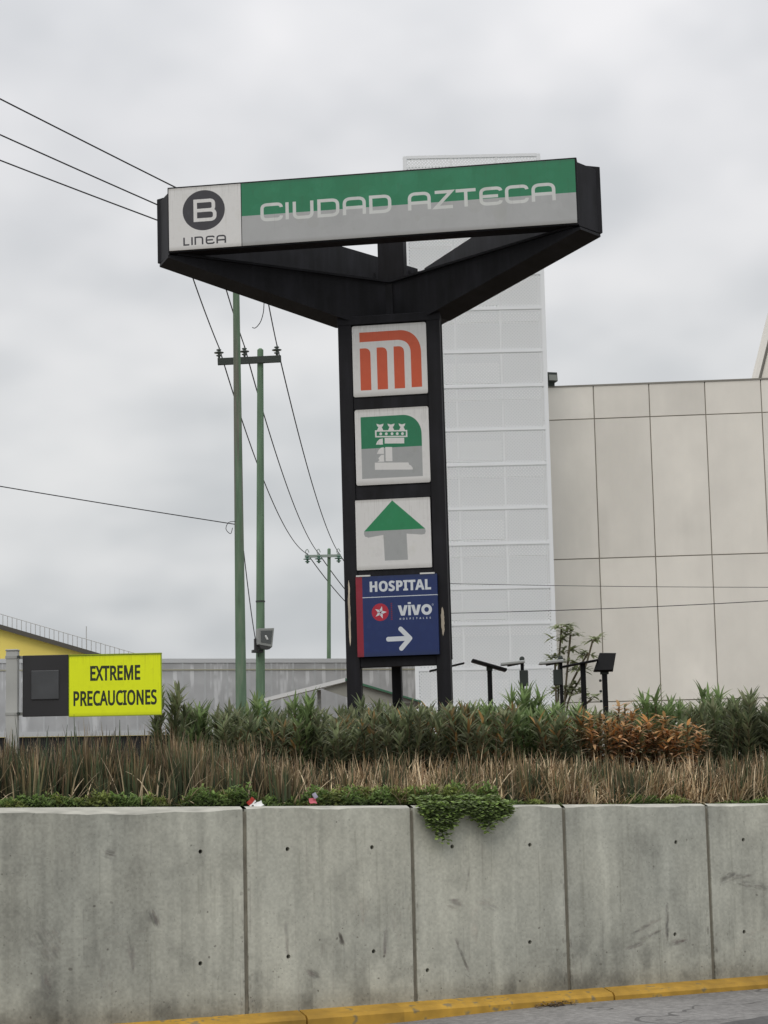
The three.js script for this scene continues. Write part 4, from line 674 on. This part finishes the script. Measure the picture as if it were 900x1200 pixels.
{
  const G = [[0.17, 0.205, 0.105], [0.20, 0.235, 0.12], [0.14, 0.175, 0.095], [0.28, 0.30, 0.17], [0.20, 0.21, 0.125]], MIX = [...G, ...G, [0.36, 0.21, 0.08], [0.24, 0.17, 0.08], [0.2, 0.14, 0.07]], LIME = [[0.20, 0.285, 0.11], [0.24, 0.31, 0.135], [0.17, 0.235, 0.10]], DEAD = [[0.58, 0.31, 0.115], [0.64, 0.40, 0.17], [0.44, 0.23, 0.09], [0.52, 0.32, 0.15], [0.22, 0.22, 0.11]];
  const kinds = { a: shrub(11, 0.87, 0.31, 19, G, 0), b: shrub(12, 0.83, 0.32, 20, G, 0.08), c: shrub(13, 0.83, 0.31, 19, MIX, 0.1), d: shrub(14, 0.88, 0.29, 18, LIME, 0.05), dead: shrub(15, 0.80, 0.30, 24, DEAD, 0.65), dead2: shrub(16, 0.79, 0.28, 24, DEAD, 0.55), sprig: shrub(17, 0.95, 0.10, 7, LIME, 0), thin: shrub(18, 0.95, 0.17, 10, G, 0) };
  const proto = {};
  const place = (k, x, z, turn, sy, label, cat, group, name) => {
    const y = 1.21; let t;
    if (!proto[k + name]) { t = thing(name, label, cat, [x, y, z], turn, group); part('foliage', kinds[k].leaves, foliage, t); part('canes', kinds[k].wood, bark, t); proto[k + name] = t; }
    else { t = proto[k + name].clone(); t.name = numbered(name); scene.add(t); t.position.set(x, y, z); t.rotation.y = turn; tag(t, label, cat, group); }
    t.scale.set(1, sy, 1); return t;
  };
  const r = rng(404), GRP = 'green oleander shrubs of the hedge';
  // front row and a back row; photo columns turned to metres at their depth
  const X = (px, d) => (px - 452) / 2300 * d;
  const P = (k, px, d, sy, label, cat = 'shrub', group = GRP, name = 'oleander_shrub') => place(k, X(px, d), -d, r() * 6.28, sy * (0.98 + 0.17 * r()), label, cat, group, name);
  P('thin', 196, 15.1, 0.97, 'loose oleander shrub at the hedge end overlapping the yellow sign corner', 'shrub', GRP);
  P('a', 236, 15.6, 1.04, 'bushy oleander shrub between the yellow sign and the tall green pole', 'shrub', GRP);
  for (const [k, px, d, sy, l] of [
    ['b', 275, 15.2, 0.97, 'green oleander shrub in the hedge front, at the foot of the tallest green pole'],
    ['c', 318, 15.4, 0.92, 'green oleander shrub in the hedge front, just right of the second green pole'],
    ['a', 352, 15.6, 0.93, 'green oleander shrub in the hedge front, below the white canopy edge'],
    ['b', 392, 15.3, 0.95, 'green oleander shrub in the hedge front, just left of the left sign upright'],
    ['c', 432, 15.4, 1.0, 'green oleander shrub in the hedge front, just right of the left sign upright'],
    ['b', 474, 15.3, 0.97, 'green oleander shrub in the hedge front, midway between the two front sign uprights'],
    ['c', 514, 15.5, 1.02, 'green oleander shrub in the hedge front, at the foot of the right sign upright'],
    ['c', 556, 15.3, 0.97, 'green oleander shrub in the hedge front, left of the wide headed black lamp'],
    ['d', 592, 15.6, 0.97, 'green oleander shrub in the hedge front, between the wide headed lamp and the slim lamp'],
    ['d', 632, 15.7, 0.98, 'green oleander shrub in the hedge front, below and right of the slim lamp'],
    ['c', 662, 15.3, 0.92, 'green oleander shrub in the hedge front, touching the left end of the brown patch'],
    ['b', 838, 15.5, 0.96, 'green oleander shrub in the hedge front, just right of the brown patch'],
    ['a', 880, 15.4, 0.94, 'green oleander shrub in the hedge front, near the right edge of the photo'],
    ['b', 920, 15.5, 0.97, 'green oleander shrub in the hedge front, cut off by the right edge of the photo'],
    ['a', 258, 16.6, 1.02, 'green oleander shrub in the hedge back row, left of the tallest green pole'],
    ['b', 300, 16.4, 0.95, 'green oleander shrub in the hedge back row, between the two nearer green poles'],
    ['a', 338, 16.7, 0.95, 'green oleander shrub in the hedge back row, below the low left end of the canopy'],
    ['c', 378, 16.5, 0.96, 'green oleander shrub in the hedge back row, below the middle of the canopy'],
    ['a', 420, 16.6, 1.0, 'green oleander shrub in the hedge back row, behind the left sign upright'],
    ['b', 462, 16.6, 0.99, 'green oleander shrub in the hedge back row, in front of the thin rear sign upright'],
    ['c', 502, 16.6, 1.01, 'green oleander shrub in the hedge back row, just left of the right sign upright'],
    ['d', 546, 16.6, 0.94, 'green oleander shrub in the hedge back row, just right of the right sign upright'],
    ['b', 580, 16.8, 0.98, 'green oleander shrub in the hedge back row, below the wide headed black lamp'],
    ['d', 616, 16.7, 0.98, 'green oleander shrub in the hedge back row, in front of the slim lamp post'],
    ['d', 655, 16.6, 0.95, 'green oleander shrub in the hedge back row, below the young tree'],
    ['b', 700, 16.6, 0.97, 'green oleander shrub in the hedge back row, behind the brown patch below the square lamp'],
    ['a', 744, 16.6, 0.94, 'green oleander shrub in the hedge back row, behind the middle of the brown patch'],
    ['b', 786, 16.6, 0.95, 'green oleander shrub in the hedge back row, behind the right end of the brown patch'],
    ['d', 826, 16.6, 0.97, 'green oleander shrub in the hedge back row, just right of the brown patch'],
    ['a', 866, 16.6, 0.95, 'green oleander shrub in the hedge back row, before the beige building near the right edge'],
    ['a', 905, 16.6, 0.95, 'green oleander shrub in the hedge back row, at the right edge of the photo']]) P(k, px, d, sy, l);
  P('dead', 712, 15.1, 0.92, 'browned dead oleander shrub in the hedge, left of the pale gap', 'dead shrub', 'dead oleander shrubs', 'dead_shrub');
  P('dead2', 744, 15.2, 0.94, 'browned dead oleander shrub in the hedge, middle of the brown patch', 'dead shrub', 'dead oleander shrubs', 'dead_shrub');
  P('dead', 782, 15.1, 0.92, 'browned dead oleander shrub in the hedge, right end of the brown patch', 'dead shrub', 'dead oleander shrubs', 'dead_shrub');
  P('sprig', 349, 15.4, 1.02, 'slender green shoot rising in front of the white canopy edge', 'shoot', 'bright shoots above the hedge', 'oleander_shoot');
  P('sprig', 301, 15.6, 0.97, 'slender green shoot between the two nearer green poles', 'shoot', 'bright shoots above the hedge', 'oleander_shoot');
  P('sprig', 225, 15.4, 1.02, 'slender green shoot just right of the yellow sign', 'shoot', 'bright shoots above the hedge', 'oleander_shoot');
  P('sprig', 753, 15.9, 1.0, 'bright green shoot rising above the brown patch of hedge', 'shoot', 'bright shoots above the hedge', 'oleander_shoot');
  P('sprig', 779, 16.1, 0.95, 'smaller bright green shoot right of the taller shoot above the brown hedge', 'shoot', 'bright shoots above the hedge', 'oleander_shoot');
  P('sprig', 832, 15.9, 0.98, 'bright green shoot above the hedge in front of the beige building', 'shoot', 'bright shoots above the hedge', 'oleander_shoot');
  P('sprig', 602, 15.8, 1.0, 'pale green shoot standing above the hedge between sign and slim lamp', 'shoot', 'bright shoots above the hedge', 'oleander_shoot');
  P('sprig', 622, 15.9, 0.99, 'pale green shoot just right of the slim lamp post above the hedge', 'shoot', 'bright shoots above the hedge', 'oleander_shoot');
}
// young tree with fingered leaves between tower and building
{
  const t = thing('young_tree', 'young thin tree with tufts of fingered leaves beside the lamps', 'tree', [2.17, 1.15, -25]), r = rng(606), b = Leafy(), w = [];
  const limbs = [[[0, 0, 0], [-0.02, 0.8, 0], [0.0, 1.45, 0], [0.03, 1.8, 0.05], [0.06, 2.03, 0.05]], [[0.02, 0, 0], [0.05, 1.0, 0.1], [0.11, 1.5, 0.1], [0.17, 1.93, 0.1]], [[-0.04, 0, 0.05], [-0.05, 1.1, 0.1], [-0.05, 1.62, 0.1]], [[0.05, 0, 0], [0.12, 1.15, 0.05], [0.32, 1.45, 0.05], [0.47, 1.86, 0.05]], [[0.0, 0, 0.0], [0.07, 1.1, -0.1], [0.3, 1.55, -0.1], [0.42, 1.72, -0.1]], [[0.1, 0, 0], [0.25, 1.0, 0], [0.42, 1.15, 0.1]]];
  for (const l of limbs) w.push(tube(l, 0.014, 14, 6));
  const tuft = (p, n, s) => { const q = v3(...p); for (let i = 0; i < n; i++) { const az = r() * 6.28, el = -0.2 + r() * 0.9, pet = spin(el, az), e = q.clone().addScaledVector(pet, s * (0.4 + 0.4 * r())); w.push(bar([q.x, q.y, q.z], [e.x, e.y, e.z], 0.003, 4)); const k = 0.6 + r() * 0.7; for (let f = 0; f < 7; f++) leaf(b, e, spin(-0.35 + r() * 0.9, az + (f - 3) * 0.6), 0.12 + 0.07 * r(), 0.046, 0.7, lit([0.34, 0.38, 0.21], k), 3, 0.1, 0.2); } };
  for (const [p, n, s] of [[[0.06, 2.03, 0.05], 9, 0.13], [[0.0, 1.86, 0.05], 5, 0.12], [[0.17, 1.93, 0.1], 9, 0.13], [[0.13, 1.72, 0.1], 5, 0.12], [[0.12, 1.6, 0.1], 8, 0.14], [[-0.05, 1.62, 0.1], 6, 0.12], [[0.47, 1.86, 0.05], 7, 0.12], [[0.42, 1.7, -0.1], 6, 0.12], [[0.3, 1.5, 0], 7, 0.14], [[0.12, 1.3, 0], 8, 0.16], [[0.22, 1.22, 0], 8, 0.16], [[0.02, 1.25, 0.05], 7, 0.14], [[0.42, 1.15, 0.1], 5, 0.12]]) tuft(p, Math.ceil(n * 0.62), s);
  t.scale.set(0.95, 1.05, 1); part('crown', finish(b), foliage, t); part('trunk', mergeGeometries(w.map((g) => (g.index ? g.toNonIndexed() : g))), std({ color: 0x6b6350, roughness: 0.95 }), t);
}
{
  const b = Leafy(), r = rng(71);
  for (let i = 0; i < 90; i++) { const s = 1.02 + (r() + r() - 1) * 0.16, w = toWorld(s, 0.048 + r() * 0.02, 0.145 + r() * r() * 0.09); leaf(b, w, spin((r() - 0.4) * 0.6, r() * 6.28), 0.03 + r() * 0.03, 0.012, r(), lit([0.13, 0.09, 0.055], 0.6 + r()), 2, 0.2); }
  solo('leaf_litter', finish(b), drygrass, 'small drift of dead brown leaves in the gutter against the yellow kerb', 'leaf litter', null, 'stuff');
}
// litter on the wall top
{
  const place = (o, s, y, z, turn) => { const w = toWorld(s, y, z); o.position.copy(w); o.rotation.y = turn; };
  const a = thing('crumpled_carton', 'crumpled red and white carton lying on the wall top', 'litter'); place(a, -0.86, 1.305, -0.09, 0.3); a.scale.setScalar(0.8);
  const sheet = (w, h, n, amp, seed) => { const g = new THREE.PlaneGeometry(w, h, n, n), p = g.attributes.position; for (let i = 0; i < p.count; i++) p.setZ(i, (fbm(p.getX(i) * 40 + seed, p.getY(i) * 40, 0, 2) - 0.5) * amp); g.computeVertexNormals(); return g; };
  const ds = (c) => std({ color: c, roughness: 0.7, side: THREE.DoubleSide });
  const w1 = part('white_flap', sheet(0.085, 0.05, 6, 0.03, 2), ds(0xdfe0de), a); w1.rotation.set(-0.7, 0.2, 0.45); w1.position.set(0.035, 0.025, 0.02);
  const w2 = part('red_side', sheet(0.06, 0.035, 6, 0.03, 5), ds(0xa63328), a); w2.rotation.set(-0.3, -0.3, 0.7); w2.position.set(-0.02, 0.05, 0); const w3 = part('white_strip', sheet(0.06, 0.014, 4, 0.02, 8), ds(0xdedfdd), a); w3.rotation.set(-0.3, -0.3, 0.7); w3.position.set(-0.008, 0.034, 0.012);
  const b = thing('pink_wrapper', 'small crumpled pink wrapper in the ground cover on the wall', 'litter'); place(b, -0.47, 1.318, -0.10, 0);
  const q = part('wrapper', sheet(0.045, 0.04, 6, 0.04, 3), ds(0xc0606c), b); q.rotation.set(-0.4, 0.3, 0.2); q.position.set(0, 0.02, 0.01); const q2 = part('grey_scrap', sheet(0.025, 0.035, 4, 0.02, 6), ds(0x9a97a8), b); q2.rotation.set(-0.3, 0, 0.5); q2.position.set(0.012, 0.05, 0);
}

renderer.render(scene, camera);
